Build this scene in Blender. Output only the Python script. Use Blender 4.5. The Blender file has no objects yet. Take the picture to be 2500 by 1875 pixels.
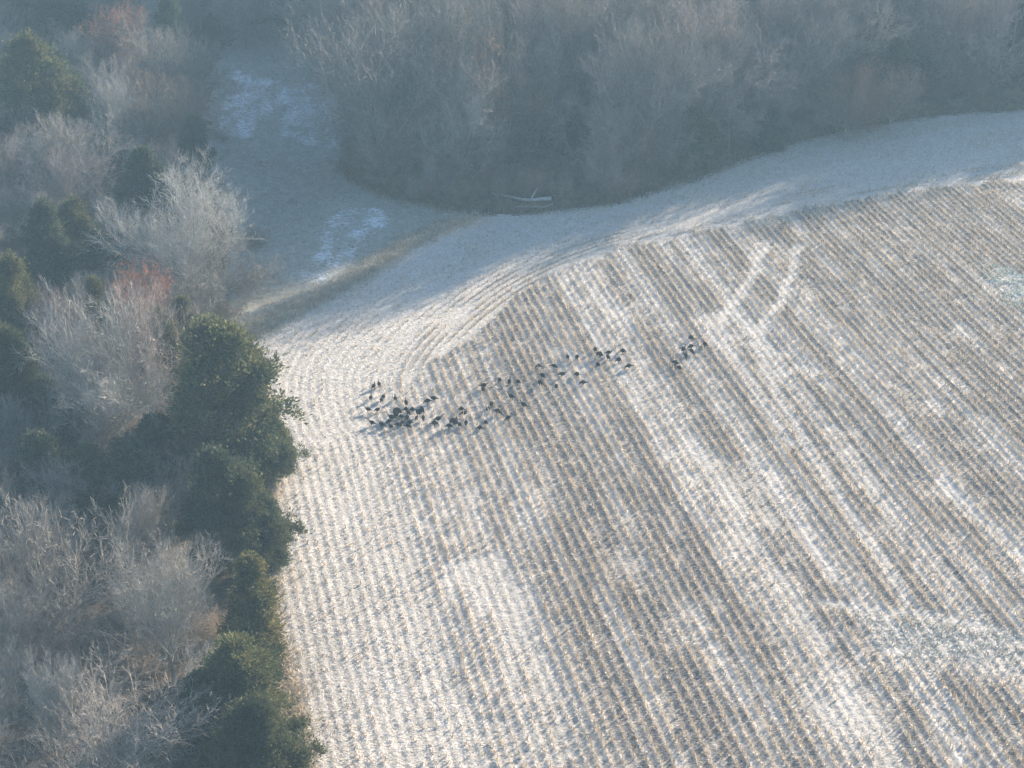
import bpy, bmesh, math, random
import numpy as np
from mathutils import Vector, Matrix

# ------------------------------------------------------------------ camera, sky, sun, exposure
S = bpy.context.scene
COL = S.collection
CAM_H = 75.0
LENS = 70.0
PITCH = math.atan(2340.0 / 4861.1)            # downward tilt of the lens axis
F = 2500.0 * LENS / 36.0
cam_d = bpy.data.cameras.new('camera'); cam = bpy.data.objects.new('camera', cam_d); COL.objects.link(cam)
cam.location = (0, 0, CAM_H); cam.rotation_euler = (math.pi / 2 - PITCH, 0, 0)
cam_d.lens = LENS; cam_d.sensor_width = 36.0; cam_d.clip_end = 6000.0; cam_d.clip_start = 1.0
S.camera = cam

SUN_EL = math.radians(15.7)
SUN_AZ = math.radians(41.0)                   # from +Y towards +X: behind the far wood, to the right
W = bpy.data.worlds.new('World'); S.world = W; W.use_nodes = True
wn = W.node_tree; wn.nodes.clear()
wo = wn.nodes.new('ShaderNodeOutputWorld'); bg = wn.nodes.new('ShaderNodeBackground'); sky = wn.nodes.new('ShaderNodeTexSky')
sky.sky_type = 'NISHITA'; sky.sun_disc = False; sky.sun_elevation = SUN_EL; sky.sun_rotation = SUN_AZ; sky.ozone_density = 2.5
bg.inputs['Strength'].default_value = 0.075
wn.links.new(sky.outputs[0], bg.inputs[0]); wn.links.new(bg.outputs[0], wo.inputs[0])
sun_d = bpy.data.lights.new('sun', 'SUN'); sun = bpy.data.objects.new('sun', sun_d); COL.objects.link(sun)
sun_d.energy = 5.0; sun_d.angle = math.radians(0.53); sun_d.color = (1.0, 0.85, 0.68)
SUN = Vector((math.sin(SUN_AZ) * math.cos(SUN_EL), math.cos(SUN_AZ) * math.cos(SUN_EL), math.sin(SUN_EL)))
sun.rotation_euler = SUN.to_track_quat('Z', 'Y').to_euler(); sun.location = (60, 60, 200)
vs = S.view_settings
vs.view_transform = 'Standard'; vs.look = 'None'; vs.gamma = 1.0; vs.use_curve_mapping = False
vs.exposure = 1.82
HAZE_DENSITY = 0.00049
HAZE_COLOR = (0.49, 0.77, 1.0)
S.cycles.max_bounces = 4; S.cycles.diffuse_bounces = 2; S.cycles.glossy_bounces = 2
S.cycles.transmission_bounces = 2; S.cycles.volume_bounces = 1; S.cycles.transparent_max_bounces = 4
S.cycles.use_denoising = True

# ------------------------------------------------------------------ small helpers
rng = np.random.default_rng(11)
random.seed(5)
CT, ST = math.cos(PITCH), math.sin(PITCH)

def noise2(x, y, seed=0):
    """smooth value noise 0..1 on arrays"""
    x = np.asarray(x, float); y = np.asarray(y, float)
    xi = np.floor(x).astype(np.int64); yi = np.floor(y).astype(np.int64)
    fx = x - xi; fy = y - yi; fx = fx * fx * (3 - 2 * fx); fy = fy * fy * (3 - 2 * fy)
    def h(a, b):
        n = (a * 374761393 + b * 668265263 + seed * 1274126177) & 0x7fffffff
        n = ((n ^ (n >> 13)) * 1103515245) & 0x7fffffff
        return ((n ^ (n >> 16)) & 0xffff) / 65535.0
    return (h(xi, yi) * (1 - fx) + h(xi + 1, yi) * fx) * (1 - fy) + (h(xi, yi + 1) * (1 - fx) + h(xi + 1, yi + 1) * fx) * fy

def fbm(x, y, seed=0, oct=3):
    s = 0.0; a = 0.5; t = 0.0
    for i in range(oct):
        s = s + a * noise2(np.asarray(x) * 2 ** i + 17.3 * i, np.asarray(y) * 2 ** i - 9.1 * i, seed + i); t += a; a *= 0.5
    return s / t

def terrain(x, y):
    """height of the land: nearly level field, a hollow in the meadow, a drop under the far wood"""
    x = np.asarray(x, float); y = np.asarray(y, float)
    h = 0.5 * (fbm(x / 38.0, y / 38.0, 3, 2) - 0.5)
    h = h - 1.6 * np.exp(-(((x + 27) / 11.0) ** 2 + ((y - 222) / 26.0) ** 2))
    return h

def ground(px, py):
    """photo pixel -> point where that line of sight meets the land"""
    u = (px - 1250.0) / F; v = (py - 937.5) / F
    d = np.array([u, CT - v * ST, -ST - v * CT])
    z = 0.0
    for _ in range(6):
        t = (CAM_H - z) / -d[2]; p = d * t; z = float(terrain(p[0], p[1]))
    return np.array([p[0], p[1], z])

def gpoly(pts):
    return np.array([ground(*p)[:2] for p in pts])

def inside(poly, x, y):
    x = np.asarray(x); y = np.asarray(y); c = np.zeros(x.shape, bool); n = len(poly)
    for i in range(n):
        x1, y1 = poly[i]; x2, y2 = poly[(i + 1) % n]
        k = ((y1 > y) != (y2 > y)) & (x < (x2 - x1) * (y - y1) / (y2 - y1 + 1e-12) + x1)
        c ^= k
    return c

def dist_line(pl, x, y):
    """distance to a polyline"""
    x = np.asarray(x, float); y = np.asarray(y, float); best = np.full(x.shape, 1e9)
    for i in range(len(pl) - 1):
        a = pl[i]; b = pl[i + 1]; d = b - a; L = d @ d + 1e-9
        t = np.clip(((x - a[0]) * d[0] + (y - a[1]) * d[1]) / L, 0, 1)
        best = np.minimum(best, np.hypot(x - a[0] - t * d[0], y - a[1] - t * d[1]))
    return best

def mesh_np(name, V, Fa, mats, col=None, fmat=None, smooth=False, attrs=None):
    """mesh from numpy arrays; faces are all tris or all quads; col = per-vertex colour"""
    V = np.asarray(V, np.float32); Fa = np.asarray(Fa, np.int32); k = Fa.shape[1]
    me = bpy.data.meshes.new(name)
    me.vertices.add(len(V)); me.vertices.foreach_set('co', V.ravel())
    me.loops.add(Fa.size); me.loops.foreach_set('vertex_index', Fa.ravel())
    me.polygons.add(len(Fa)); me.polygons.foreach_set('loop_start', np.arange(0, Fa.size, k, dtype=np.int32))
    for m in (mats if isinstance(mats, (list, tuple)) else [mats]): me.materials.append(m)
    if fmat is not None: me.polygons.foreach_set('material_index', np.asarray(fmat, np.int32))
    if smooth: me.polygons.foreach_set('use_smooth', np.ones(len(Fa), bool))
    if col is not None:
        c = np.ones((len(V), 4), np.float32); c[:, :3] = col
        me.color_attributes.new('col', 'FLOAT_COLOR', 'POINT').data.foreach_set('color', c.ravel())
    for an, av in (attrs or {}).items():
        me.attributes.new(an, 'FLOAT', 'POINT').data.foreach_set('value', np.asarray(av, np.float32))
    me.update(calc_edges=True); me.validate()
    return me

def add(name, data, parent=None, loc=None, rz=0.0, sc=None):
    o = bpy.data.objects.new(name, data); COL.objects.link(o)
    if parent is not None: o.parent = parent
    if loc is not None: o.location = loc
    o.rotation_euler[2] = rz
    if sc is not None: o.scale = sc if hasattr(sc, '__len__') else (sc, sc, sc)
    return o

def tag(o, label=None, cat=None, group=None, kind=None):
    if label: o['label'] = label
    if cat: o['category'] = cat
    if group: o['group'] = group
    if kind: o['kind'] = kind
    return o

# ------------------------------------------------------------------ materials
def new_mat(name, rough=0.8, spec=0.3):
    m = bpy.data.materials.new(name); m.use_nodes = True
    b = m.node_tree.nodes['Principled BSDF']
    b.inputs['Roughness'].default_value = rough; b.inputs['Specular IOR Level'].default_value = spec
    return m, m.node_tree, b

def nd(t, kind, **kw):
    n = t.nodes.new(kind)
    for k, v in kw.items():
        if k.startswith('i_'): n.inputs[k[2:].replace('_', ' ')].default_value = v
        else: setattr(n, k, v)
    return n

def noise_node(t, vec, scale, detail=4, rough=0.6):
    n = nd(t, 'ShaderNodeTexNoise'); n.inputs['Scale'].default_value = scale
    n.inputs['Detail'].default_value = detail; n.inputs['Roughness'].default_value = rough
    t.links.new(vec, n.inputs['Vector']); return n

def ramp(t, fac, stops):
    r = nd(t, 'ShaderNodeValToRGB'); e = r.color_ramp.elements
    while len(e) < len(stops): e.new(0.5)
    for i, (p, c) in enumerate(stops): e[i].position = p; e[i].color = (*c, 1)
    t.links.new(fac, r.inputs[0]); return r

def mixc(t, fac, a, b):
    m = nd(t, 'ShaderNodeMix', data_type='RGBA')
    for s, v in ((m.inputs[0], fac), (m.inputs[6], a), (m.inputs[7], b)):
        if hasattr(v, 'is_linked') or hasattr(v, 'links'): t.links.new(v, s)
        else: s.default_value = v if not isinstance(v, tuple) else (*v, 1)
    return m.outputs[2]

def math_node(t, op, a, b=None, clamp=False):
    m = nd(t, 'ShaderNodeMath', operation=op); m.use_clamp = clamp
    for s, v in ((m.inputs[0], a), (m.inputs[1], b)):
        if v is None: continue
        if hasattr(v, 'links'): t.links.new(v, s)
        else: s.default_value = v
    return m.outputs[0]

def bump(t, b, h, strength, dist):
    n = nd(t, 'ShaderNodeBump'); n.inputs['Strength'].default_value = strength; n.inputs['Distance'].default_value = dist
    t.links.new(h, n.inputs['Height']); t.links.new(n.outputs[0], b.inputs['Normal'])

def mat_vcol(name, rough=0.8, var=0.25, scale=3.0, spec=0.25, transl=0.0):
    """vertex colour with a little procedural variation"""
    m, t, b = new_mat(name, rough, spec)
    a = nd(t, 'ShaderNodeAttribute'); a.attribute_name = 'col'
    tc = nd(t, 'ShaderNodeTexCoord'); n = noise_node(t, tc.outputs['Object'], scale)
    r = ramp(t, n.outputs[0], [(0.25, (1 - var,) * 3), (0.75, (1 + var,) * 3)])
    mm = nd(t, 'ShaderNodeMix', data_type='RGBA', blend_type='MULTIPLY'); mm.inputs[0].default_value = 1
    t.links.new(a.outputs['Color'], mm.inputs[6]); t.links.new(r.outputs[0], mm.inputs[7])
    oi = nd(t, 'ShaderNodeObjectInfo')
    hs = nd(t, 'ShaderNodeHueSaturation'); 
    v = nd(t, 'ShaderNodeMapRange'); v.inputs[3].default_value = 0.8; v.inputs[4].default_value = 1.2
    t.links.new(oi.outputs['Random'], v.inputs[0]); t.links.new(v.outputs[0], hs.inputs['Value'])
    t.links.new(mm.outputs[2], hs.inputs['Color'])
    t.links.new(hs.outputs[0], b.inputs['Base Color'])
    if transl:
        tr = nd(t, 'ShaderNodeBsdfTranslucent'); mx = nd(t, 'ShaderNodeMixShader'); mx.inputs[0].default_value = transl
        t.links.new(hs.outputs[0], tr.inputs[0]); out = t.nodes['Material Output']
        t.links.new(b.outputs[0], mx.inputs[1]); t.links.new(tr.outputs[0], mx.inputs[2]); t.links.new(mx.outputs[0], out.inputs[0])
    return m

M = {}
M['litter'] = mat_vcol('frosted_corn_residue', 0.75, 0.2, 1.5, 0.2, transl=0.15)
M['stalk'] = mat_vcol('dry_corn_stalk', 0.7, 0.2, 2.0, 0.2)
M['grass'] = mat_vcol('dry_winter_grass', 0.85, 0.3, 0.6, 0.2, transl=0.15)
M['twig'] = mat_vcol('bare_twigs', 0.85, 0.25, 1.2, 0.2)
M['bark'] = mat_vcol('grey_bark', 0.9, 0.35, 6.0, 0.15)
M['cedar'] = mat_vcol('cedar_foliage', 0.75, 0.35, 1.6, 0.2, transl=0.3)
M['leaf'] = mat_vcol('dead_oak_leaves', 0.8, 0.3, 2.0, 0.2, transl=0.3)
M['log'] = mat_vcol('weathered_log', 0.8, 0.3, 3.0, 0.2)

def make_field_mat():
    m, t, b = new_mat('frosted_stubble_ground', 0.9, 0.15)
    tc = nd(t, 'ShaderNodeTexCoord'); P = tc.outputs['Object']
    mp = nd(t, 'ShaderNodeMapping'); mp.inputs['Rotation'].default_value = (0, 0, 0.3); mp.inputs['Scale'].default_value = (1, 2.2, 1)
    t.links.new(P, mp.inputs[0])
    n1 = noise_node(t, mp.outputs[0], 3.6, 6, 0.75); n2 = noise_node(t, P, 0.9, 3); n3 = noise_node(t, mp.outputs[0], 16.0, 3, 0.7)
    soil = ramp(t, n1.outputs[0], [(0.32, (0.04, 0.033, 0.028)), (0.46, (0.14, 0.118, 0.10)), (0.58, (0.36, 0.33, 0.30)), (0.72, (0.70, 0.68, 0.66))])
    straw = ramp(t, n1.outputs[0], [(0.28, (0.26, 0.225, 0.18)), (0.40, (0.50, 0.455, 0.39)), (0.53, (0.70, 0.66, 0.60)), (0.72, (0.82, 0.80, 0.77))])
    ca = nd(t, 'ShaderNodeAttribute'); ca.attribute_name = 'cover'
    f = math_node(t, 'ADD', ca.outputs['Fac'], math_node(t, 'MULTIPLY', math_node(t, 'SUBTRACT', n2.outputs[0], 0.5), 0.7), clamp=True)
    c = mixc(t, f, soil.outputs[0], straw.outputs[0])
    sa = nd(t, 'ShaderNodeAttribute'); sa.attribute_name = 'snow'
    sm = math_node(t, 'MULTIPLY', math_node(t, 'SUBTRACT', math_node(t, 'ADD', sa.outputs['Fac'], n1.outputs[0]), 0.97), 8.0, clamp=True)
    c = mixc(t, sm, c, (0.80, 0.86, 0.93))  # bluish tint paints straw shade into the thin snow
    t.links.new(c, b.inputs['Base Color'])
    bump(t, b, math_node(t, 'ADD', n1.outputs[0], math_node(t, 'MULTIPLY', n3.outputs[0], 0.5)), 0.7, 0.12)
    return m
M['field'] = make_field_mat()

def make_meadow_mat():
    m, t, b = new_mat('matted_meadow', 0.95, 0.1)
    tc = nd(t, 'ShaderNodeTexCoord'); P = tc.outputs['Object']
    n1 = noise_node(t, P, 1.6, 5, 0.7); n2 = noise_node(t, P, 0.25, 3); mp = nd(t, 'ShaderNodeMapping'); mp.inputs['Rotation'].default_value = (0, 0, 0.7); mp.inputs['Scale'].default_value = (1, 2.4, 1); t.links.new(P, mp.inputs[0])
    n3 = noise_node(t, mp.outputs[0], 1.9, 7, 0.75)
    a = ramp(t, n1.outputs[0], [(0.3, (0.24, 0.24, 0.20)), (0.55, (0.46, 0.445, 0.39)), (0.75, (0.62, 0.60, 0.55))])
    g = ramp(t, n3.outputs[0], [(0.3, (0.22, 0.23, 0.20)), (0.7, (0.58, 0.57, 0.54))])
    c = mixc(t, n2.outputs[0], a.outputs[0], g.outputs[0])
    sa = nd(t, 'ShaderNodeAttribute'); sa.attribute_name = 'snow'
    sm = math_node(t, 'MULTIPLY', math_node(t, 'SUBTRACT', math_node(t, 'ADD', sa.outputs['Fac'], n3.outputs[0]), 0.98), 9.0, clamp=True)
    c = mixc(t, sm, c, (0.84, 0.88, 0.93))
    t.links.new(c, b.inputs['Base Color']); bump(t, b, n3.outputs[0], 0.8, 0.2)
    return m
M['meadow'] = make_meadow_mat()

def make_floor_mat():
    m, t, b = new_mat('leaf_strewn_ground', 0.95, 0.1)
    tc = nd(t, 'ShaderNodeTexCoord'); P = tc.outputs['Object']
    n1 = noise_node(t, P, 2.4, 6, 0.7); n2 = noise_node(t, P, 0.12, 3)
    a = ramp(t, n1.outputs[0], [(0.3, (0.045, 0.035, 0.026)), (0.5, (0.11, 0.082, 0.058)), (0.72, (0.20, 0.155, 0.11))])
    c = mixc(t, n2.outputs[0], a.outputs[0], (0.09, 0.075, 0.055))
    t.links.new(c, b.inputs['Base Color']); bump(t, b, n1.outputs[0], 0.7, 0.15)
    return m
M['floor'] = make_floor_mat()

def make_plain(name, rgb, rough=0.7, var=0.35, scale=20.0, spec=0.3, sheen=0.0):
    m, t, b = new_mat(name, rough, spec)
    tc = nd(t, 'ShaderNodeTexCoord'); n = noise_node(t, tc.outputs['Object'], scale, 4)
    r = ramp(t, n.outputs[0], [(0.3, tuple(c * (1 - var) for c in rgb)), (0.7, tuple(c * (1 + var) for c in rgb))])
    t.links.new(r.outputs[0], b.inputs['Base Color'])
    if sheen: b.inputs['Sheen Weight'].default_value = sheen
    return m
M['feather'] = make_plain('dark_bronze_feathers', (0.007, 0.005, 0.0045), 0.9, 0.5, 25.0, 0.1)
M['fan'] = make_plain('tail_fan_dark', (0.022, 0.014, 0.011), 0.55, 0.4, 18.0)
M['fan_tip'] = make_plain('chestnut_feather_tips', (0.16, 0.055, 0.03), 0.55, 0.3, 18.0)
M['skin'] = make_plain('turkey_head_skin', (0.05, 0.03, 0.032), 0.9, 0.4, 40.0, 0.1)
M['legs'] = make_plain('turkey_leg_scales', (0.12, 0.055, 0.045), 0.9, 0.2, 40.0, 0.1)

# ------------------------------------------------------------------ plan of the land, traced from the photograph
WOOD_EDGE_PX = [(845, 395), (880, 440), (960, 476), (1100, 508), (1300, 513), (1500, 490), (1700, 428), (1900, 350),
                (2100, 303), (2300, 274), (2500, 262), (2800, 250), (3100, 240)]
FIELD_PX = [(735, 2060), (705, 1875), (690, 1700), (640, 1500), (640, 1200), (640, 1000), (560, 880), (650, 800), (830, 705), (1000, 598), (1150, 530),
            (1300, 520), (1500, 496), (1700, 434), (1900, 356), (2100, 309), (2300, 280), (2500, 268), (2900, 252), (3050, 600), (3150, 1200), (3200, 2060)]
MEADOW_PX = [(560, 900), (655, 806), (835, 711), (1005, 604), (1160, 528), (1100, 500), (960, 468), (880, 434), (850, 385), (845, 250), (835, 120), (760, 40),
             (600, 60), (520, 150), (500, 260), (500, 420), (560, 560), (540, 720)]
FIELD = gpoly(FIELD_PX); MEADOW = gpoly(MEADOW_PX); WOOD_EDGE = gpoly(WOOD_EDGE_PX)

def sheet(name, poly, step, mat, lift, attr_fn):
    x0, y0 = poly.min(0) - 1; x1, y1 = poly.max(0) + 1
    xs = np.arange(x0, x1, step); ys = np.arange(y0, y1, step)
    X, Y = np.meshgrid(xs, ys); nx, ny = len(xs), len(ys)
    jx = (noise2(X / 1.3, Y / 1.3, 9) - 0.5) * 1.4; jy = (noise2(X / 1.3, Y / 1.3, 10) - 0.5) * 1.4
    keep = inside(poly, X + jx, Y + jy)
    i = np.arange(nx * ny).reshape(ny, nx)
    q = np.stack([i[:-1, :-1], i[:-1, 1:], i[1:, 1:], i[1:, :-1]], -1)
    kq = keep[:-1, :-1] & keep[:-1, 1:] & keep[1:, 1:] & keep[1:, :-1]
    q = q[kq]; used = np.unique(q); re = np.full(nx * ny, -1); re[used] = np.arange(len(used))
    x = X.ravel()[used]; y = Y.ravel()[used]
    V = np.stack([x, y, terrain(x, y) + lift], -1)
    return add(name, mesh_np(name, V, re[q], mat, smooth=True, attrs=attr_fn(x, y)))

# row geometry: straight rows run towards a vanishing point left of centre; u counts metres across the rows
d = np.array([-1130.0, math.hypot(F, 2340.0)]); ROW_D = d / np.linalg.norm(d); ROW_E = np.array([ROW_D[1], -ROW_D[0]])
def u_of_q(q):                                   # q = (x-120)/(y+1400) is constant along a row of the photo
    p = ground(120 + q * 2400.0, 1000.0)[:2]; return float(p @ ROW_E)
ROWTOP = gpoly([(300, 1180), (600, 1130), (800, 1075), (930, 1000), (1010, 935), (1070, 875), (1164, 815), (1277, 716), (1435, 638), (1582, 596), (1808, 553), (1977, 508), (2147, 475), (2373, 452), (2600, 430), (3000, 400)])
# q, standing of the rows, residue cover between them (combine passes leave a pale windrow every eight rows)
QT = [(0.0, .10, .82), (.20, .10, .82), (.27, .20, .78), (.325, .22, .76), (.338, .75, .85), (.347, .55, .85), (.353, .9, .7), (.366, .6, .8), (.375, .5, .6), (.398, .5, .6), (.405, .9, .6), (.418, .9, .6),
      (.428, .7, .5), (.445, .95, .22), (.52, .95, .22), (.53, .9, .45), (.545, .95, .2), (.59, .95, .25), (.60, .65, .8), (.612, .5, .8), (.618, .85, .7), (.625, .4, .85), (.638, .5, .8), (.648, .95, .25), (.672, .95, .25),
      (.682, .65, .85), (.698, .65, .85), (.708, .95, .25), (.728, .95, .25), (.735, .8, .7), (.742, .95, .25), (.764, .92, .3), (.770, .6, .9), (.784, .6, .9), (.79, .95, .25), (.842, .95, .25), (.85, .75, .85), (.862, .75, .85), (.87, .95, .2),
      (.92, .95, .2), (.93, .7, .8), (.94, .95, .2), (1.0, .95, .2), (1.01, .8, .7), (1.02, .95, .2), (1.5, .95, .25)]
QU = np.array([u_of_q(q[0]) for q in QT]); QP = np.array([q[1] for q in QT]); QC = np.array([q[2] for q in QT])
U_DENSE = u_of_q(0.43)
TRACKS = [gpoly(t_) for t_ in ([(1950, 600), (1935, 670), (1908, 735), (1868, 790), (1852, 850), (1890, 950), (1990, 1120), (2120, 1320), (2220, 1470)], [(1872, 590), (1840, 672), (1806, 728), (1762, 772), (1772, 830), (1850, 960), (1930, 1090)],
          [(2010, 1470), (2120, 1490), (2250, 1500), (2400, 1530), (2520, 1580)], [(1960, 1290), (1990, 1350), (2040, 1420)])]

WEEDS = [(*ground(2270, 1570)[:2], 5.0, 4.0), (*ground(2420, 1600)[:2], 4.0, 4.0), (*ground(2470, 700)[:2], 2.6, 5.0)]
def wobble(w):
    return 0.25 * (noise2(np.asarray(w) / 14.0, np.full_like(np.asarray(w, float), 3.3), 4) - 0.5)

def rows_at(x, y):
    """standing of the rows 0..1 and residue cover of the furrows 0..1"""
    u = x * ROW_E[0] + y * ROW_E[1]; w = x * ROW_D[0] + y * ROW_D[1]
    ui = (u - wobble(w)) / 0.762
    j = np.floor(ui); r = np.floor(ui + 0.5)
    u2 = u + 0.2 * (noise2(w / 5.0, u / 3.0, 5) - 0.5)
    p = np.interp(u2, QU, QP); c = np.interp(u2, QU, QC)
    dense = u > U_DENSE
    fur = noise2(j * 0.93 + 0.4, w / 22.0, 41) * 0.7 + noise2(j * 0.93 + 9.4, w / 5.0, 42) * 0.3
    c = c + np.where(dense, np.clip((fur - 0.56) * 4.5, -0.22, 0.7), (fur - 0.6) * 0.5)
    patch = fbm(u / 5.0, w / 11.0, 21, 3)
    c = c + np.clip((patch - 0.62) * 2.0, 0, 0.2)
    rown = 0.6 * noise2(r * 0.9 + 2.1, w / 6.0, 43) + 0.4 * noise2(r * 0.9 + 5.1, w / 1.3, 44)
    p = p * np.clip(1.25 - np.clip((rown - 0.57) * 5, 0, 0.95), 0.2, 1) - np.clip((patch - 0.68) * 5.0, 0, 0.6)
    for t_ in TRACKS:
        k = np.clip(1.2 - dist_line(t_, x, y) / (0.5 + 0.25 * noise2(x / 1.5, y / 1.5, 66)), 0, 0.85); p = p * (1 - 0.95 * k); c = np.maximum(c, k)
    for wx, wy, rx, ry in WEEDS:
        k = np.clip(1.6 - 1.6 * np.hypot((x - wx) / rx, (y - wy) / ry), 0, 1) * 0.9; p = p * (1 - k); c = c * (1 - k) + 0.8 * k
    return np.clip(p, 0.03, 1), np.clip(c, 0.0, 1)

def row_presence(x, y):
    return rows_at(x, y)[0]

HB = gpoly([(1090, 1010), (1066, 960), (1060, 925), (1075, 885), (1150, 800), (1270, 706), (1435, 626), (1582, 584), (1808, 540), (1977, 497), (2147, 463), (2373, 440), (2600, 418), (2900, 395)])
def ridge(x, y):
    """low soil ridge left under each row, straight in the block and bent along the headland"""
    u = x * ROW_E[0] + y * ROW_E[1]; w = x * ROW_D[0] + y * ROW_D[1]
    f = ((u - wobble(w)) / 0.762 + 0.5) % 1.0 - 0.5
    a = (0.055 + 0.045 * row_presence(x, y)) * np.exp(-(f * 0.762 / 0.14) ** 2)
    g = (dist_line(HB, x, y) / 0.762 + 0.5) % 1.0 - 0.5
    b_ = 0.038 * np.exp(-(g * 0.762 / 0.16) ** 2)
    return np.where(below_rowtop(x, y) > 0, a, b_) * (0.85 + 0.3 * noise2(x / 1.6, y / 1.6, 77))

def below_rowtop(x, y):
    """positive inside the straight-row block"""
    yt = np.interp(x, ROWTOP[:, 0], ROWTOP[:, 1], left=-1e3)
    return yt - y + 2.4 * (noise2(x / 0.9, y / 2.5, 12) - 0.5) + 1.6 * (noise2(x / 4.0, y / 4.0, 13) - 0.5)

DIST_EDGE = lambda x, y: dist_line(WOOD_EDGE, x, y)
def field_attrs(x, y):
    p, c = rows_at(x, y); a = below_rowtop(x, y) > 0
    cov = np.where(a, 0.12 + 0.85 * c, 0.85)
    e = DIST_EDGE(x, y); cov = np.where((~a) & (e < 1.5), 0.45, cov)
    u = x * ROW_E[0] + y * ROW_E[1]; w = x * ROW_D[0] + y * ROW_D[1]
    g = lambda px, py, r: np.exp(-(((x - ground(px, py)[0]) ** 2 + ((y - ground(px, py)[1]) / 1.8) ** 2) / r ** 2))
    snow = 0.16 * fbm(x / 9.0, y / 9.0, 50, 3) + (0.22 * g(880, 1640, 6.5) + 0.2 * g(1330, 1780, 6.0) + 0.2 * g(1000, 1800, 6) + 0.2 * g(2400, 1600, 6)) * (0.3 + 1.3 * fbm(u / 0.9, w / 3.0, 61, 3))  # thin frost patches; their blue tint stands in for furrow shade
    snow = snow + 0.22 * g(2300, 560, 10) + 0.2 * g(2450, 520, 10)
    cov = cov - 0.25 * g(700, 1700, 5) - 0.1 * g(760, 1560, 5)
    return {'cover': np.clip(cov, 0, 1), 'snow': snow}
def meadow_attrs(x, y):
    g = lambda px, py, rx, ry: np.exp(-(((x - ground(px, py)[0]) / rx) ** 2 + ((y - ground(px, py)[1]) / ry) ** 2))
    s = 0.6 * g(640, 250, 5, 12) + 0.55 * g(700, 290, 6, 10) + 0.75 * g(815, 310, 3.4, 9) + 0.5 * g(790, 230, 4, 11) + 0.35 * g(570, 310, 3, 9) + 0.45 * g(600, 170, 4, 6)
    s = s + 0.7 * g(850, 575, 3.8, 6) + 0.6 * g(880, 530, 4, 4.5) + 0.6 * g(805, 650, 3.0, 5) + 0.4 * g(770, 670, 3, 4)
    s = np.clip(s, 0, 0.55) * (0.55 + 0.75 * fbm(x / 1.6, y / 3.0, 91, 3))
    return {'snow': np.clip(s, 0, 0.57)}

# ground, meadow and field as stacked sheets
gx = np.concatenate([[-1200, -700, -400, -200], np.arange(-120, 141, 4.0), [200, 400, 700, 1200]])
gy = np.concatenate([[-1000, -500, -200, -50, 30], np.arange(60, 401, 4.0), [450, 550, 800, 1200]])
X, Y = np.meshgrid(gx, gy); nx, ny = len(gx), len(gy); i = np.arange(nx * ny).reshape(ny, nx)
Z = terrain(X, Y) - 0.06
o = add('ground', mesh_np('ground', np.stack([X, Y, Z], -1).reshape(-1, 3), np.stack([i[:-1, :-1], i[:-1, 1:], i[1:, 1:], i[1:, :-1]], -1).reshape(-1, 4), M['floor'], smooth=True))
tag(o, 'brown leaf-strewn ground under the woods', 'ground', kind='structure')
o = sheet('meadow', MEADOW, 0.5, M['meadow'], 0.0, meadow_attrs); tag(o, 'shaded grassy hollow with snow patches between the two woods', 'meadow', kind='structure')
ua = np.arange(-42, 125, 0.762 / 4); wa = np.arange(70, 305, 0.45)
UU, WW = np.meshgrid(ua, wa); UU = UU + wobble(WW); X = UU * ROW_E[0] + WW * ROW_D[0]; Y = UU * ROW_E[1] + WW * ROW_D[1]
jx = (noise2(X / 1.3, Y / 1.3, 9) - 0.5) * 1.4; jy = (noise2(X / 1.3, Y / 1.3, 10) - 0.5) * 1.4
vpx, vpy = 1250 + F * X / (Y * CT + CAM_H * ST), Y
kp = inside(FIELD, X + jx, Y + jy) & (vpx > -200) & (vpx < 2850); i = np.arange(X.size).reshape(X.shape)
q = np.stack([i[:-1, :-1], i[:-1, 1:], i[1:, 1:], i[1:, :-1]], -1)[kp[:-1, :-1] & kp[:-1, 1:] & kp[1:, 1:] & kp[1:, :-1]]
us = np.unique(q); re_ = np.full(X.size, -1); re_[us] = np.arange(len(us)); x = X.ravel()[us]; y = Y.ravel()[us]
o = add('field', mesh_np('field', np.stack([x, y, terrain(x, y) + 0.012 + ridge(x, y)], -1), re_[q], M['field'], smooth=True, attrs=field_attrs(x, y))); tag(o, 'frosted harvested corn field sloping beside the woods', 'field', kind='structure')

# ------------------------------------------------------------------ corn residue and stubble (uncountable: stuff)
def ribbons(P, yaw, L, Wd, tilt, roll, bend, col):
    """bent two-quad strips lying about; returns verts, quads, colours"""
    n = len(P); c, s = np.cos(yaw), np.sin(yaw); D = np.stack([c * np.cos(tilt), s * np.cos(tilt), np.sin(tilt)], -1)
    B = np.stack([-s * np.cos(roll), c * np.cos(roll), np.sin(roll)], -1) * (Wd / 2)[:, None]
    a = P; m = P + D * (L * 0.55)[:, None]; e = P + D * L[:, None]; m = m.copy(); m[:, 2] += bend; e = e.copy(); e[:, 2] -= bend * 0.3
    V = np.stack([a - B, a + B, m - B, m + B, e - B * 0.4, e + B * 0.4], 1).reshape(-1, 3)
    k = (np.arange(n) * 6)[:, None]
    Q = np.concatenate([k + np.array([0, 1, 3, 2]), k + np.array([2, 3, 5, 4])], 0)
    return V, Q, np.repeat(col, 6, 0)

def view_px(x, y):
    z = y * CT + CAM_H * ST
    return 1250 + F * x / z, 937.5 + F * (CAM_H * CT - y * ST) / z

def scatter(poly, n):
    x0, y0 = poly.min(0); x1, y1 = poly.max(0)
    x = rng.uniform(x0, x1, n); y = rng.uniform(y0, y1, n); k = inside(poly, x, y)
    px, py = view_px(x, y); k &= (px > -120) & (px < 2650) & (py < 2000)
    return x[k], y[k]

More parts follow.
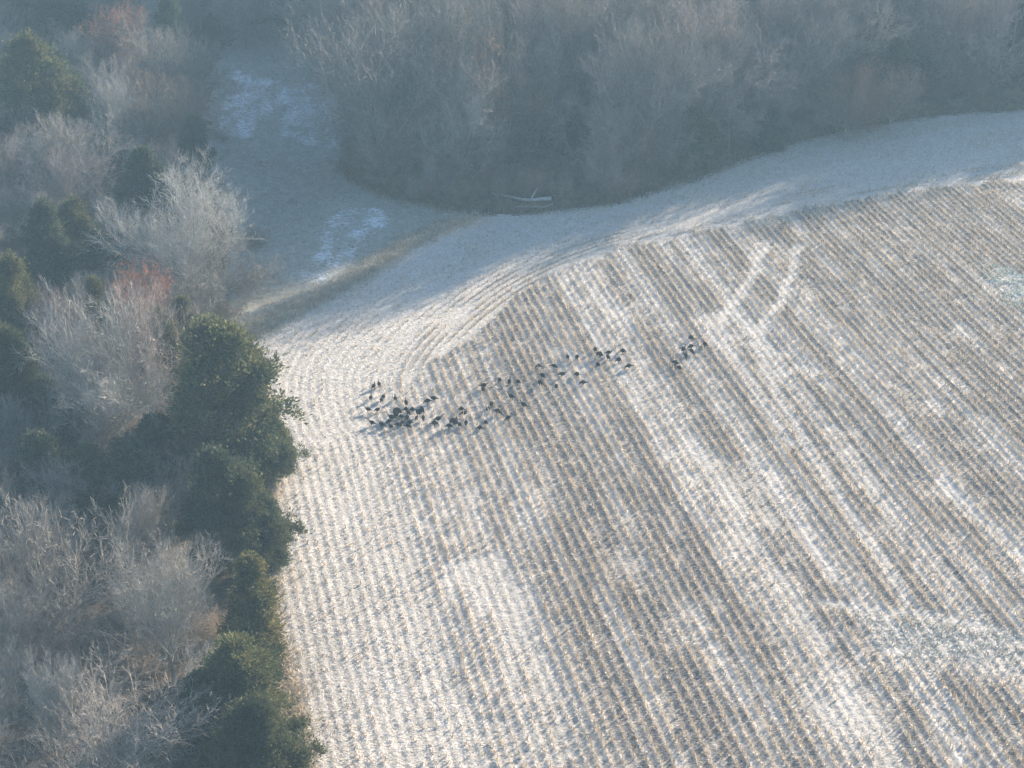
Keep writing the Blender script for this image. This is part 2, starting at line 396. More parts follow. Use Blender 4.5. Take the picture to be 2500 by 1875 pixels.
x, y = scatter(FIELD, 2100000)
p, c = rows_at(x, y); A = below_rowtop(x, y) > 0; c = np.where(A, c, 0.85)
keep = rng.random(len(x)) < 0.17 + 0.67 * c; x, y, p, c = x[keep], y[keep], p[keep], c[keep]
n = len(x)
frost = np.clip(0.45 + 0.5 * c + 0.4 * (fbm(x / 2.5, y / 2.5, 70, 2) - 0.5), 0.1, 1)
cold = np.array([0.80, 0.775, 0.755]); straw = np.array([0.66, 0.58, 0.46]); grey = np.array([0.38, 0.34, 0.30])
r = rng.random(n)
col = np.where((r < frost * 0.78)[:, None], cold, np.where((r < 0.86)[:, None], straw, grey)) * rng.uniform(0.88, 1.08, (n, 1))
col = np.clip(col, 0, 0.86)
yaw = rng.normal(0.25, 1.1, n) + np.pi * rng.integers(0, 2, n); L = rng.uniform(0.09, 0.34, n); Wd = rng.uniform(0.014, 0.036, n)
tl_ = rng.normal(0.06, 0.13, n)
P = np.stack([x, y, terrain(x, y) + ridge(x, y) + 0.014 + rng.uniform(0.002, 0.04, n)], -1)
cy, sy = np.cos(yaw), np.sin(yaw); rl = rng.normal(0, 0.35, n)
Dv = np.stack([cy * np.cos(tl_), sy * np.cos(tl_), np.sin(tl_)], -1) * L[:, None]; Bv = np.stack([-sy * np.cos(rl), cy * np.cos(rl), np.sin(rl)], -1) * (Wd / 2)[:, None]
V = np.stack([P - Bv, P + Bv, P + Dv + Bv * 0.5, P + Dv - Bv * 0.5], 1).reshape(-1, 3); Q = np.arange(4 * n).reshape(-1, 4); C = np.repeat(col, 4, 0)
o = add('corn_residue', mesh_np('corn_residue', V, Q, M['litter'], C)); tag(o, 'frosted leaf and husk residue strewn over the field', 'residue', kind='stuff')
print('residue', n)

def stalks(P, h, r, lean, col):
    n = len(P); a = np.arange(3) * 2 * np.pi / 3
    ring = np.stack([np.cos(a), np.sin(a), np.zeros(3)], -1)
    top = P + np.concatenate([lean * h[:, None], h[:, None]], 1)
    V = np.concatenate([P[:, None, :] + ring * r[:, None, None], top[:, None, :] + ring * (r * 0.8)[:, None, None]], 1).reshape(-1, 3)
    k = (np.arange(n) * 6)[:, None]
    Q = np.concatenate([k + np.array([j, (j + 1) % 3, 3 + (j + 1) % 3, 3 + j]) for j in range(3)], 0)
    return V, Q, np.repeat(col, 6, 0)

pts = []
# straight rows
wl = np.arange(60, 300, 0.15)
ulo, uhi = u_of_q(0.18), u_of_q(1.28)
for k in range(int(ulo / 0.762), int(uhi / 0.762) + 1):
    u = k * 0.762 + wobble(wl)
    w = wl + rng.normal(0, 0.03, len(wl)); uu = u + rng.normal(0, 0.03, len(wl)) + 0.16 * (noise2(wl / 3.5, np.full_like(wl, k * 7.7), 88) - 0.5)
    x = ROW_E[0] * uu + ROW_D[0] * w; y = ROW_E[1] * uu + ROW_D[1] * w
    px, py = view_px(x, y)
    kk = (px > -80) & (px < 2600) & (py < 1990) & inside(FIELD, x, y) & (below_rowtop(x, y) > rng.normal(0, 0.35, len(x)))
    x, y = x[kk], y[kk]
    if len(x) == 0: continue
    kk = rng.random(len(x)) < row_presence(x, y) ** 1.2
    pts.append(np.stack([x[kk], y[kk]], -1))
# headland rows follow the wood edge and bend down at the left
seg = np.hypot(*np.diff(HB, axis=0).T); s = np.concatenate([[0], np.cumsum(seg)])
ss = np.arange(0, s[-1], 0.16); hx = np.interp(ss, s, HB[:, 0]); hy = np.interp(ss, s, HB[:, 1])
ker = np.ones(41) / 41; hx[20:-20] = np.convolve(hx, ker, 'valid'); hy[20:-20] = np.convolve(hy, ker, 'valid')
tx = np.gradient(hx); ty = np.gradient(hy); tl = np.hypot(tx, ty); tx /= tl; ty /= tl
for k in range(0, 26):
    off = k * 0.762; x = hx - ty * off + rng.normal(0, 0.03, len(hx)); y = hy + tx * off + rng.normal(0, 0.03, len(hx))
    pr = [0.95, 0.7, 0.85, 0.6][k % 4] if k < 5 else 0.28
    pr = pr * np.clip((fbm(ss / 7.0, np.full_like(ss, k * 0.6), 80, 2) - 0.36) * 5, 0.0, 1)
    kk = inside(FIELD, x, y) & (below_rowtop(x, y) < 0.2) & (rng.random(len(x)) < pr) & (DIST_EDGE(x, y) > 1.0)
    pts.append(np.stack([x[kk], y[kk]], -1))
pts = np.concatenate(pts); n = len(pts)
x, y = pts[:, 0], pts[:, 1]; P = np.stack([x, y, terrain(x, y) + ridge(x, y)], -1)
p = row_presence(x, y)
h = rng.uniform(0.14, 0.44, n) * (0.55 + 0.9 * noise2(x / 1.4, y / 1.4, 89)) * (0.75 + 0.35 * p); lean = rng.normal(0, 0.22, (n, 2))
tan = np.array([0.56, 0.43, 0.275]); pale = np.array([0.66, 0.58, 0.46]); brown = np.array([0.30, 0.21, 0.135])
r = rng.random(n); col = np.where((r < 0.55)[:, None], tan, np.where((r < 0.8)[:, None], pale, brown)) * rng.uniform(0.8, 1.15, (n, 1))
Va, Qa, Ca = stalks(P, h, rng.uniform(0.016, 0.026, n), lean, col)
# torn leaves and crown roots hugging the stalks
m = rng.random(n) < 0.9; Pl = np.repeat(P[m], 4, 0) + rng.normal(0, 0.04, (4 * m.sum(), 3)) * [1, 1, 0] + [0, 0, 0.02]; nl = len(Pl)
cl = np.where((rng.random(nl) < 0.7)[:, None], tan * 1.05, cold) * rng.uniform(0.75, 1.1, (nl, 1))
Vb, Qb, Cb = ribbons(Pl, rng.uniform(0, 6.28, nl), rng.uniform(0.12, 0.36, nl), rng.uniform(0.025, 0.055, nl), rng.uniform(0.15, 1.2, nl), rng.normal(0, 0.5, nl), rng.uniform(0, 0.05, nl), cl)
o = add('corn_stubble', mesh_np('corn_stubble', np.concatenate([Va, Vb]), np.concatenate([Qa, Qb + len(Va)]), M['stalk'], np.concatenate([Ca, Cb])))
tag(o, 'tan corn stubble standing in long rows across the frosted field', 'stubble', kind='stuff')
print('stubble', n)

# frosted tufts of grass and the dry grass of meadow, terrace and field edge (uncountable)
def grass(name, x, y, hmean, blades, cols, spread, label, droop=0.5, wd=0.02, tilt=(0.25, 1.2)):
    n = len(x); N = n * blades
    bx = np.repeat(x, blades) + rng.normal(0, spread, N); by = np.repeat(y, blades) + rng.normal(0, spread, N)
    P = np.stack([bx, by, terrain(bx, by) + 0.005], -1)
    c = np.array(cols)[rng.integers(0, len(cols), n)] * rng.uniform(0.75, 1.2, (n, 1)); c = np.repeat(c, blades, 0) * rng.uniform(0.85, 1.15, (N, 1))
    L = np.repeat(hmean, blades) * rng.uniform(0.7, 1.3, N)
    V, Q, C = ribbons(P, rng.uniform(0, 6.28, N), L, rng.uniform(wd * 0.7, wd * 1.5, N), rng.uniform(tilt[0], tilt[1], N), rng.normal(0, 0.4, N), L * droop * 0.4, np.clip(c, 0, .85))
    return tag(add(name, mesh_np(name, V, Q, M['grass'], C)), label, 'grass', kind='stuff')

def blob(px, py, rx, ry, n):
    c = ground(px, py); a = rng.uniform(0, 6.28, n); r = np.sqrt(rng.random(n)) * rng.uniform(0.6, 1, n)
    return c[0] + rx * r * np.cos(a), c[1] + ry * r * np.sin(a)

x, y = scatter(MEADOW, 90000)
tawny = [(0.48, 0.41, 0.30), (0.38, 0.33, 0.25), (0.30, 0.29, 0.22), (0.56, 0.50, 0.40)]
sn = meadow_attrs(x, y)['snow']; k = rng.random(len(x)) > sn * 0.9; x, y = x[k], y[k]
grass('dry_grass', x, y, 0.16 + 0.25 * fbm(x / 4, y / 4, 44, 2) ** 2, 3, tawny, 0.12, 'matted tawny grass covering the shaded hollow', 0.6)
TERR = gpoly([(600, 815), (650, 790), (740, 745), (830, 700), (920, 645), (1000, 592), (1075, 558), (1160, 527)])
t = rng.random(9000) * (len(TERR) - 1); i0 = t.astype(int); f = (t - i0)[:, None]
pp = TERR[i0] * (1 - f) + TERR[np.minimum(i0 + 1, len(TERR) - 1)] * f
x = pp[:, 0] + rng.normal(0, 0.75, 9000); y = pp[:, 1] + rng.normal(0, 1.1, 9000)
grass('sunbeam_tinted_grass', x, y, rng.uniform(0.15, 0.4, 9000), 3, [(0.64, 0.55, 0.41), (0.56, 0.46, 0.32), (0.72, 0.66, 0.55)], 0.12, 'strip of tall tan grass, paled as if sunlit, between the field and the hollow', 0.9, 0.03)  # pale tones put the sunbeam's brightness into the grass colour
# rank weeds along the foot of the far wood and the left wood
t = rng.random(16000) * (len(WOOD_EDGE) - 1); i0 = t.astype(int); f = (t - i0)[:, None]
pp = WOOD_EDGE[i0] * (1 - f) + WOOD_EDGE[np.minimum(i0 + 1, len(WOOD_EDGE) - 1)] * f
x = pp[:, 0] + rng.normal(0, 0.7, 16000); y = pp[:, 1] + rng.normal(0.4, 0.9, 16000)
grass('edge_weeds', x, y, rng.uniform(0.2, 0.8, 16000), 3, [(0.30, 0.22, 0.14), (0.38, 0.30, 0.20), (0.20, 0.15, 0.10)], 0.15, 'brown weeds fringing the foot of the far wood', 0.6, 0.03)
L_EDGE = gpoly([(745, 2040), (715, 1875), (700, 1720), (650, 1550), (640, 1400), (650, 1200), (640, 1000), (590, 880)])
t = rng.random(9000) * (len(L_EDGE) - 1); i0 = t.astype(int); f = (t - i0)[:, None]
pp = L_EDGE[i0] * (1 - f) + L_EDGE[np.minimum(i0 + 1, len(L_EDGE) - 1)] * f
x = pp[:, 0] + rng.normal(0, 0.7, 9000); y = pp[:, 1] + rng.normal(0, 0.9, 9000)
grass('margin_grass', x, y, rng.uniform(0.15, 0.5, 9000), 3, [(0.46, 0.36, 0.23), (0.52, 0.44, 0.32), (0.30, 0.23, 0.15)], 0.12, 'tan grass along the left margin of the field', 0.6, 0.03)
mint = [(0.70, 0.75, 0.68), (0.76, 0.80, 0.75), (0.55, 0.60, 0.51), (0.34, 0.39, 0.30)]
bl = [blob(2440, 670, 2.2, 3.6, 80), blob(2480, 730, 1.8, 3.4, 80), blob(2495, 690, 2.0, 4.0, 60)]
x = np.concatenate([b[0] for b in bl]); y = np.concatenate([b[1] for b in bl])
grass('frosted_grass_patch', x, y, rng.uniform(0.18, 0.4, len(x)), 9, mint, 0.22, 'pale green frosted grass clumps at the right edge of the field', 0.8, 0.045, (0.0, 0.5))
bl = [blob(2230, 1560, 3.6, 3.4, 90), blob(2330, 1570, 3.0, 3.0, 70), blob(2420, 1600, 3, 3.4, 60), blob(2150, 1530, 2.6, 2.2, 30), blob(2480, 1560, 2.4, 3, 30)]
x = np.concatenate([b[0] for b in bl]); y = np.concatenate([b[1] for b in bl])
grass('frosted_weed_patch', x, y, rng.uniform(0.14, 0.30, len(x)), 9, [(0.72, 0.72, 0.64), (0.78, 0.78, 0.72), (0.55, 0.55, 0.45), (0.62, 0.55, 0.44)], 0.2, 'frosted arching weeds in a patch near the lower right of the field', 0.8, 0.045, (0.0, 0.5))

# ------------------------------------------------------------------ trees
def tubes(P0, R0, P1, R1, sides):
    P0, P1 = np.asarray(P0, float), np.asarray(P1, float); R0, R1 = np.asarray(R0, float), np.asarray(R1, float); n = len(P0)
    D = P1 - P0; D /= np.linalg.norm(D, axis=1, keepdims=True) + 1e-9
    ref = np.where(np.abs(D[:, 2:3]) < 0.9, [[0, 0, 1.0]], [[1.0, 0, 0]])
    A = np.cross(D, ref); A /= np.linalg.norm(A, axis=1, keepdims=True); B = np.cross(D, A)
    a = np.arange(sides) * 2 * np.pi / sides
    ring = np.cos(a)[None, :, None] * A[:, None, :] + np.sin(a)[None, :, None] * B[:, None, :]
    V = np.concatenate([P0[:, None] + ring * R0[:, None, None], P1[:, None] + ring * R1[:, None, None]], 1).reshape(-1, 3)
    k = (np.arange(n) * 2 * sides)[:, None]
    Q = np.concatenate([k + np.array([j, (j + 1) % sides, sides + (j + 1) % sides, sides + j]) for j in range(sides)], 0)
    return V, Q

def unit(v): return v / (np.linalg.norm(v) + 1e-9)

def branch_tree(seed, height, spread, fork, up, levels, kids, twig_n, twig_len, bark, twigc, leaf=None, leaf_n=0, leaf_size=0.12, limbs=None, twig_w=0.014):
    """bare deciduous tree about `height` tall: returns trunk mesh (trunk and limbs), crown mesh (twigs, leaves)"""
    rg = np.random.default_rng(seed)
    seg = [[], []]; tips = []
    def grow(p, dvec, length, r, lev):
        nseg = 4 if lev < 2 else 3
        pts = [p]
        for s_ in range(nseg):
            dvec = unit(dvec + rg.normal(0, 0.16 if lev else 0.05, 3) + np.array([0, 0, up * (0.10 if lev else 0.0)]))
            q = pts[-1] + dvec * length / nseg
            r1 = r * (1 - 0.5 * (s_ + 1) / nseg) if lev else r * (1 - 0.22 * (s_ + 1) / nseg)
            r0 = r * (1 - 0.5 * s_ / nseg) if lev else r * (1 - 0.22 * s_ / nseg)
            seg[0 if lev < 3 else 1].append((pts[-1], r0, q, r1)); pts.append(q)
            if lev < levels and (lev > 0):
                for _ in range(kids[lev] // nseg + (rg.random() < (kids[lev] % nseg) / nseg)):
                    side = unit(rg.normal(0, 1, 3)); side = unit(side - dvec * (side @ dvec))
                    cd = unit(dvec * rg.uniform(0.5, 1.0) + side * rg.uniform(0.5, 0.95) + np.array([0, 0, 0.12 * up]))
                    grow(pts[-2] + (q - pts[-2]) * rg.random(), cd, length * rg.uniform(0.42, 0.68), max(r1 * 0.6, 0.008), lev + 1)
            if lev >= 2: tips.append((q, dvec, lev))
        if lev and lev < levels:
            for _ in range(2):
                side = unit(rg.normal(0, 1, 3)); grow(pts[-1], unit(dvec + side * 0.5), length * 0.55, max(r * 0.45, 0.008), lev + 1)
        return pts[-1], dvec
    r = height * 0.017
    lean = rg.normal(0, 0.05, 3); lean[2] = 1
    top, dv = grow(np.zeros(3), unit(lean), height * fork, r, 0)
    N = limbs or kids[0]
    for j in range(N):
        az = 2 * np.pi * (j + rg.uniform(-0.3, 0.3)) / N
        el = rg.uniform(0.35, 1.25) if j else 1.45
        zz = rg.uniform(0.55, 1.0) if j > 1 else 1.0
        Lh = spread * math.cos(el) + (height * (1 - fork)) * math.sin(el)
        grow(top * zz, np.array([math.cos(az) * math.cos(el), math.sin(az) * math.cos(el), math.sin(el)]), Lh * 0.62 * rg.uniform(0.85, 1.1), r * rg.uniform(0.42, 0.62), 1)
    bark = np.array(bark); twigc = np.array(twigc)
    a = seg[0]; V0, Q0 = tubes([s_[0] for s_ in a], [s_[1] for s_ in a], [s_[2] for s_ in a], [s_[3] for s_ in a], 5)
    allv = np.array([s_[2] for s_ in a] + [s_[2] for s_ in seg[1]]); sc = height * 0.97 / allv[:, 2].max()
    trunk = mesh_np('tree_trunk', V0 * sc, Q0, M['bark'], np.repeat(bark[None] * rg.uniform(0.8, 1.2, (len(a), 1)), 10, 0), smooth=True)
    b = seg[1]; V1, Q1 = tubes([s_[0] for s_ in b], [max(s_[1], 0.007) for s_ in b], [s_[2] for s_ in b], [max(s_[3], 0.005) for s_ in b], 3)
    C1 = np.repeat(twigc[None] * rg.uniform(0.75, 1.2, (len(b), 1)), 6, 0)
    ti = rg.integers(0, len(tips), twig_n)
    tp = np.array([t_[0] for t_ in tips])[ti]; td = np.array([t_[1] for t_ in tips])[ti]
    td = td + rg.normal(0, 0.5, td.shape) + [0, 0, 0.08 * up]; td /= np.linalg.norm(td, axis=1, keepdims=True)
    tp = tp + rg.normal(0, 0.10, tp.shape)
    Lt = rg.uniform(0.5, 1.3, twig_n) * twig_len
    side = np.cross(td, rg.normal(0, 1, td.shape)); side /= np.linalg.norm(side, axis=1, keepdims=True); side *= (rg.uniform(0.6, 1.4, twig_n) * twig_w)[:, None]
    mid = tp + td * (Lt * 0.5)[:, None] + rg.normal(0, 0.04, tp.shape); end = tp + td * Lt[:, None]
    V2 = np.stack([tp - side, tp + side, mid + side * 0.8, mid - side * 0.8, end + side * 0.4, end - side * 0.4], 1).reshape(-1, 3)
    k = (np.arange(twig_n) * 6)[:, None]; Q2 = np.concatenate([k + [0, 1, 2, 3], k + [3, 2, 4, 5]], 0)
    C2 = np.repeat(twigc[None] * rg.uniform(0.75, 1.25, (twig_n, 1)), 6, 0)
    V = np.concatenate([V1, V2]); Q = np.concatenate([Q1, Q2 + len(V1)]); C = np.concatenate([C1, C2]); fm = np.zeros(len(Q), int)
    if leaf is not None:
        li = rg.integers(0, twig_n, leaf_n); lp = end[li] + rg.normal(0, 0.12, (leaf_n, 3))
        e1 = rg.normal(0, 1, (leaf_n, 3)); e1 /= np.linalg.norm(e1, axis=1, keepdims=True); e2 = np.cross(e1, rg.normal(0, 1, (leaf_n, 3))); e2 /= np.linalg.norm(e2, axis=1, keepdims=True)
        z = leaf_size * rg.uniform(0.6, 1.3, (leaf_n, 1)); V3 = np.stack([lp - e1 * z, lp + e2 * z * 0.6, lp + e1 * z, lp - e2 * z * 0.6], 1).reshape(-1, 3)
        Q3 = np.arange(leaf_n * 4).reshape(-1, 4) + len(V); C3 = np.repeat(np.array(leaf)[None] * rg.uniform(0.6, 1.35, (leaf_n, 1)), 4, 0)
        V = np.concatenate([V, V3]); Q = np.concatenate([Q, Q3]); C = np.concatenate([C, C3]); fm = np.concatenate([fm, np.ones(leaf_n, int)])
    crown = mesh_np('tree_crown', V * sc, Q, [M['twig'], M['leaf']], C, fm)
    return trunk, crown

def cedar_tree(seed, height, radius, n_limb, green, tip, pointed=1.0, lean=0.0):
    """eastern red cedar: limbs carrying dense flat sprays, ragged outline"""
    rg = np.random.default_rng(seed); P0, R0, P1, R1 = [], [], [], []
    tr = height * 0.018; prev = np.zeros(3)
    for j in range(8):
        q = np.array([lean * (j + 1) / 8 + rg.normal(0, 0.04), rg.normal(0, 0.04), height * 0.96 * (j + 1) / 8]); P0.append(prev); P1.append(q); R0.append(tr * (1 - j / 8.5)); R1.append(tr * (1 - (j + 1) / 8.5)); prev = q
    sp, sd, sh = [], [], []
    lob = rg.uniform(0.62, 1.25, 9)
    for j in range(n_limb):
        hh = rg.uniform(0.03, 0.985) ** 0.85; az = rg.uniform(0, 2 * np.pi)
        prof = min(1.0, (1 - hh) ** (0.62 * pointed) * 1.25) * (0.62 + 0.38 * min(1, hh / 0.18)) + 0.05
        l = radius * prof * np.interp((az / (2 * np.pi) * 9 + hh * 3) % 9, range(10), np.append(lob, lob[0])) * rg.uniform(0.62, 1.12)
        el = 0.25 + 0.95 * hh * hh + rg.normal(0, 0.15)
        dv = np.array([math.cos(az) * math.cos(el), math.sin(az) * math.cos(el), math.sin(el)])
        b = np.array([lean * hh, 0, height * hh * 0.95]); e = b + dv * l
        ls = rg.random()
        P0.append(b); P1.append(e); R0.append(0.03 * (1.3 - hh)); R1.append(0.008)
        for c_ in range(int(3 + 6 * l / radius)):
            t_ = rg.beta(2.4, 1.0); ctr = b + dv * l * t_ + rg.normal(0, 1, 3) * (0.12 + 0.16 * l * (1.1 - t_)); m = rg.integers(36, 56); cr_ = rg.uniform(0.16, 0.34)
            off = rg.normal(0, 1, (m, 3)) * cr_ * [1, 1, 0.7]
            sp.append(ctr + off); sd.append(dv * 0.7 + off / cr_ * 0.45 + rg.normal(0, 0.3, (m, 3)) + [0, 0, 0.5]); sh.append(np.full(m, 0.55 * ls + 0.45 * rg.random()))
    V0, Q0 = tubes(P0, R0, P1, R1, 4)
    trunk = mesh_np('cedar_trunk', V0, Q0, M['bark'], np.tile(np.array([[0.14, 0.10, 0.075]]), (len(V0), 1)), smooth=True)
    sp = np.concatenate(sp); sd = np.concatenate(sd); sh = np.concatenate(sh); n = len(sp)
    sd /= np.linalg.norm(sd, axis=1, keepdims=True)
    Vs, Qs, Cs = [], [], []
    green = np.array(green); tip = np.array(tip); base = 0
    clump = 0.5 * fbm(sp[:, 0] * 0.8 + sp[:, 2], sp[:, 1] * 0.8 - sp[:, 2] * 0.7, seed, 2) + 0.5 * sh
    for j in range(2):
        dv = sd + rg.normal(0, 0.35, sd.shape); dv /= np.linalg.norm(dv, axis=1, keepdims=True)
        side = np.cross(dv, rg.normal(0, 1, sd.shape)); side /= np.linalg.norm(side, axis=1, keepdims=True)
        l = rg.uniform(0.12, 0.32, n)[:, None]; w = rg.uniform(0.018, 0.042, n)[:, None]
        o_ = sp + rg.normal(0, 0.06, sp.shape)
        Vs.append(np.stack([o_ - side * w * 0.6, o_ + dv * l * 0.5 - side * w * 1.5, o_ + dv * l, o_ + dv * l * 0.45 + side * w * 1.5], 1).reshape(-1, 3))
        Qs.append(np.arange(n * 4).reshape(-1, 4) + base); base += n * 4
        f = np.clip(clump[:, None] * 1.9 - 0.55 + 0.3 * rg.random((n, 1)), 0, 1)
        Cs.append(np.repeat((green * (1 - f) + tip * f) * rg.uniform(0.75, 1.25, (n, 1)), 4, 0))
    crown = mesh_np('cedar_crown', np.concatenate(Vs), np.concatenate(Qs), M['cedar'], np.concatenate(Cs))
    return trunk, crown

GREY = (0.25, 0.24, 0.22); TW = (0.29, 0.27, 0.245); TWR = (0.30, 0.255, 0.232); TWP = (0.39, 0.375, 0.345)
KIDS = {0: 6, 1: 7, 2: 6, 3: 4, 4: 0}
BARE = {  # unit variants, all built 12 m tall
    'ash':   branch_tree(1, 12, 4.2, 0.26, 1.0, 4, {0: 7, 1: 6, 2: 5, 3: 3}, 11000, 0.75, GREY, TW),
    'oak':   branch_tree(2, 12, 5.6, 0.20, 0.5, 4, {0: 8, 1: 6, 2: 5, 3: 3}, 12500, 0.6, (0.24, 0.215, 0.19), (0.25, 0.23, 0.205)),
    'maple': branch_tree(3, 12, 4.6, 0.22, 0.8, 4, {0: 8, 1: 6, 2: 5, 3: 3}, 12000, 0.65, GREY, TWR),
    'slim':  branch_tree(4, 12, 2.6, 0.42, 0.9, 4, {0: 7, 1: 5, 2: 5, 3: 3}, 9000, 0.6, GREY, (0.275, 0.25, 0.225)),
    'pale':  branch_tree(6, 12, 5.4, 0.22, 0.9, 4, {0: 9, 1: 6, 2: 5, 3: 3}, 16000, 0.7, (0.33, 0.31, 0.28), TWP, twig_w=0.011),
    'giant': branch_tree(12, 12, 5.6, 0.24, 0.45, 4, {0: 9, 1: 6, 2: 5, 3: 3}, 9000, 0.45, (0.25, 0.245, 0.225), (0.21, 0.195, 0.175)),
    'tangle': branch_tree(8, 12, 6.4, 0.12, 0.25, 4, {0: 11, 1: 7, 2: 5, 3: 3}, 16000, 0.6, (0.24, 0.24, 0.2), (0.35, 0.315, 0.28), twig_w=0.011),
    'rust':  branch_tree(9, 12, 3.8, 0.25, 0.7, 4, {0: 7, 1: 6, 2: 5, 3: 2}, 5500, 0.6, GREY, (0.28, 0.20, 0.16), leaf=(0.34, 0.13, 0.075), leaf_n=9000, leaf_size=0.10),
    'brown': branch_tree(10, 12, 4.4, 0.22, 0.6, 4, {0: 7, 1: 6, 2: 5, 3: 3}, 10000, 0.6, GREY, (0.24, 0.19, 0.15), leaf=(0.26, 0.155, 0.09), leaf_n=3500, leaf_size=0.09),
}
CG = (0.044, 0.062, 0.034); CT_ = (0.155, 0.148, 0.062)
CEDAR = {  # built 9 m tall
    'round': cedar_tree(21, 9, 3.3, 120, CG, CT_, 0.75),
    'spire': cedar_tree(22, 9, 2.1, 95, CG, (0.21, 0.185, 0.07), 1.35),
    'broad': cedar_tree(23, 9, 3.6, 130, (0.042, 0.060, 0.036), (0.145, 0.145, 0.068), 0.9, 0.5),
    'blue':  cedar_tree(24, 9, 2.8, 110, (0.040, 0.060, 0.044), (0.13, 0.15, 0.09), 1.05),
}
KIND_NAME = {'ash': 'bare_tree', 'oak': 'bare_oak', 'giant': 'spreading_tree', 'maple': 'leafless_tree', 'slim': 'slim_tree', 'pale': 'pale_tree', 'tangle': 'tangled_tree', 'rust': 'oak_tree', 'brown': 'oak_tree'}

def plant(var, p, height, rad, rz, label, cat, group=None):
    """tree > trunk, crown; the copies share mesh data"""
    if var in CEDAR: tr, cr = CEDAR[var]; s = height / 9.0; name = 'cedar_tree'; base = {'round': 3.3, 'spire': 2.1, 'broad': 3.6, 'blue': 2.8}[var]
    else: tr, cr = BARE[var]; s = height / 12.0; name = KIND_NAME[var]; base = {'ash': 4.6, 'oak': 5.6, 'giant': 5.6, 'maple': 4.9, 'slim': 3.2, 'pale': 5.4, 'tangle': 6.2, 'rust': 4.3, 'brown': 4.7}[var]
    e = add(name, None, None, (p[0], p[1], float(terrain(p[0], p[1])) - 0.08), rz)
    e.empty_display_size = 0.3
    sx = rad / base if rad else s
    for nm, me in (('trunk', tr), ('crown', cr)):
        add(nm, me, e, (0, 0, 0), 0, (sx, sx, s))
    tag(e, label, cat, group)
    return e

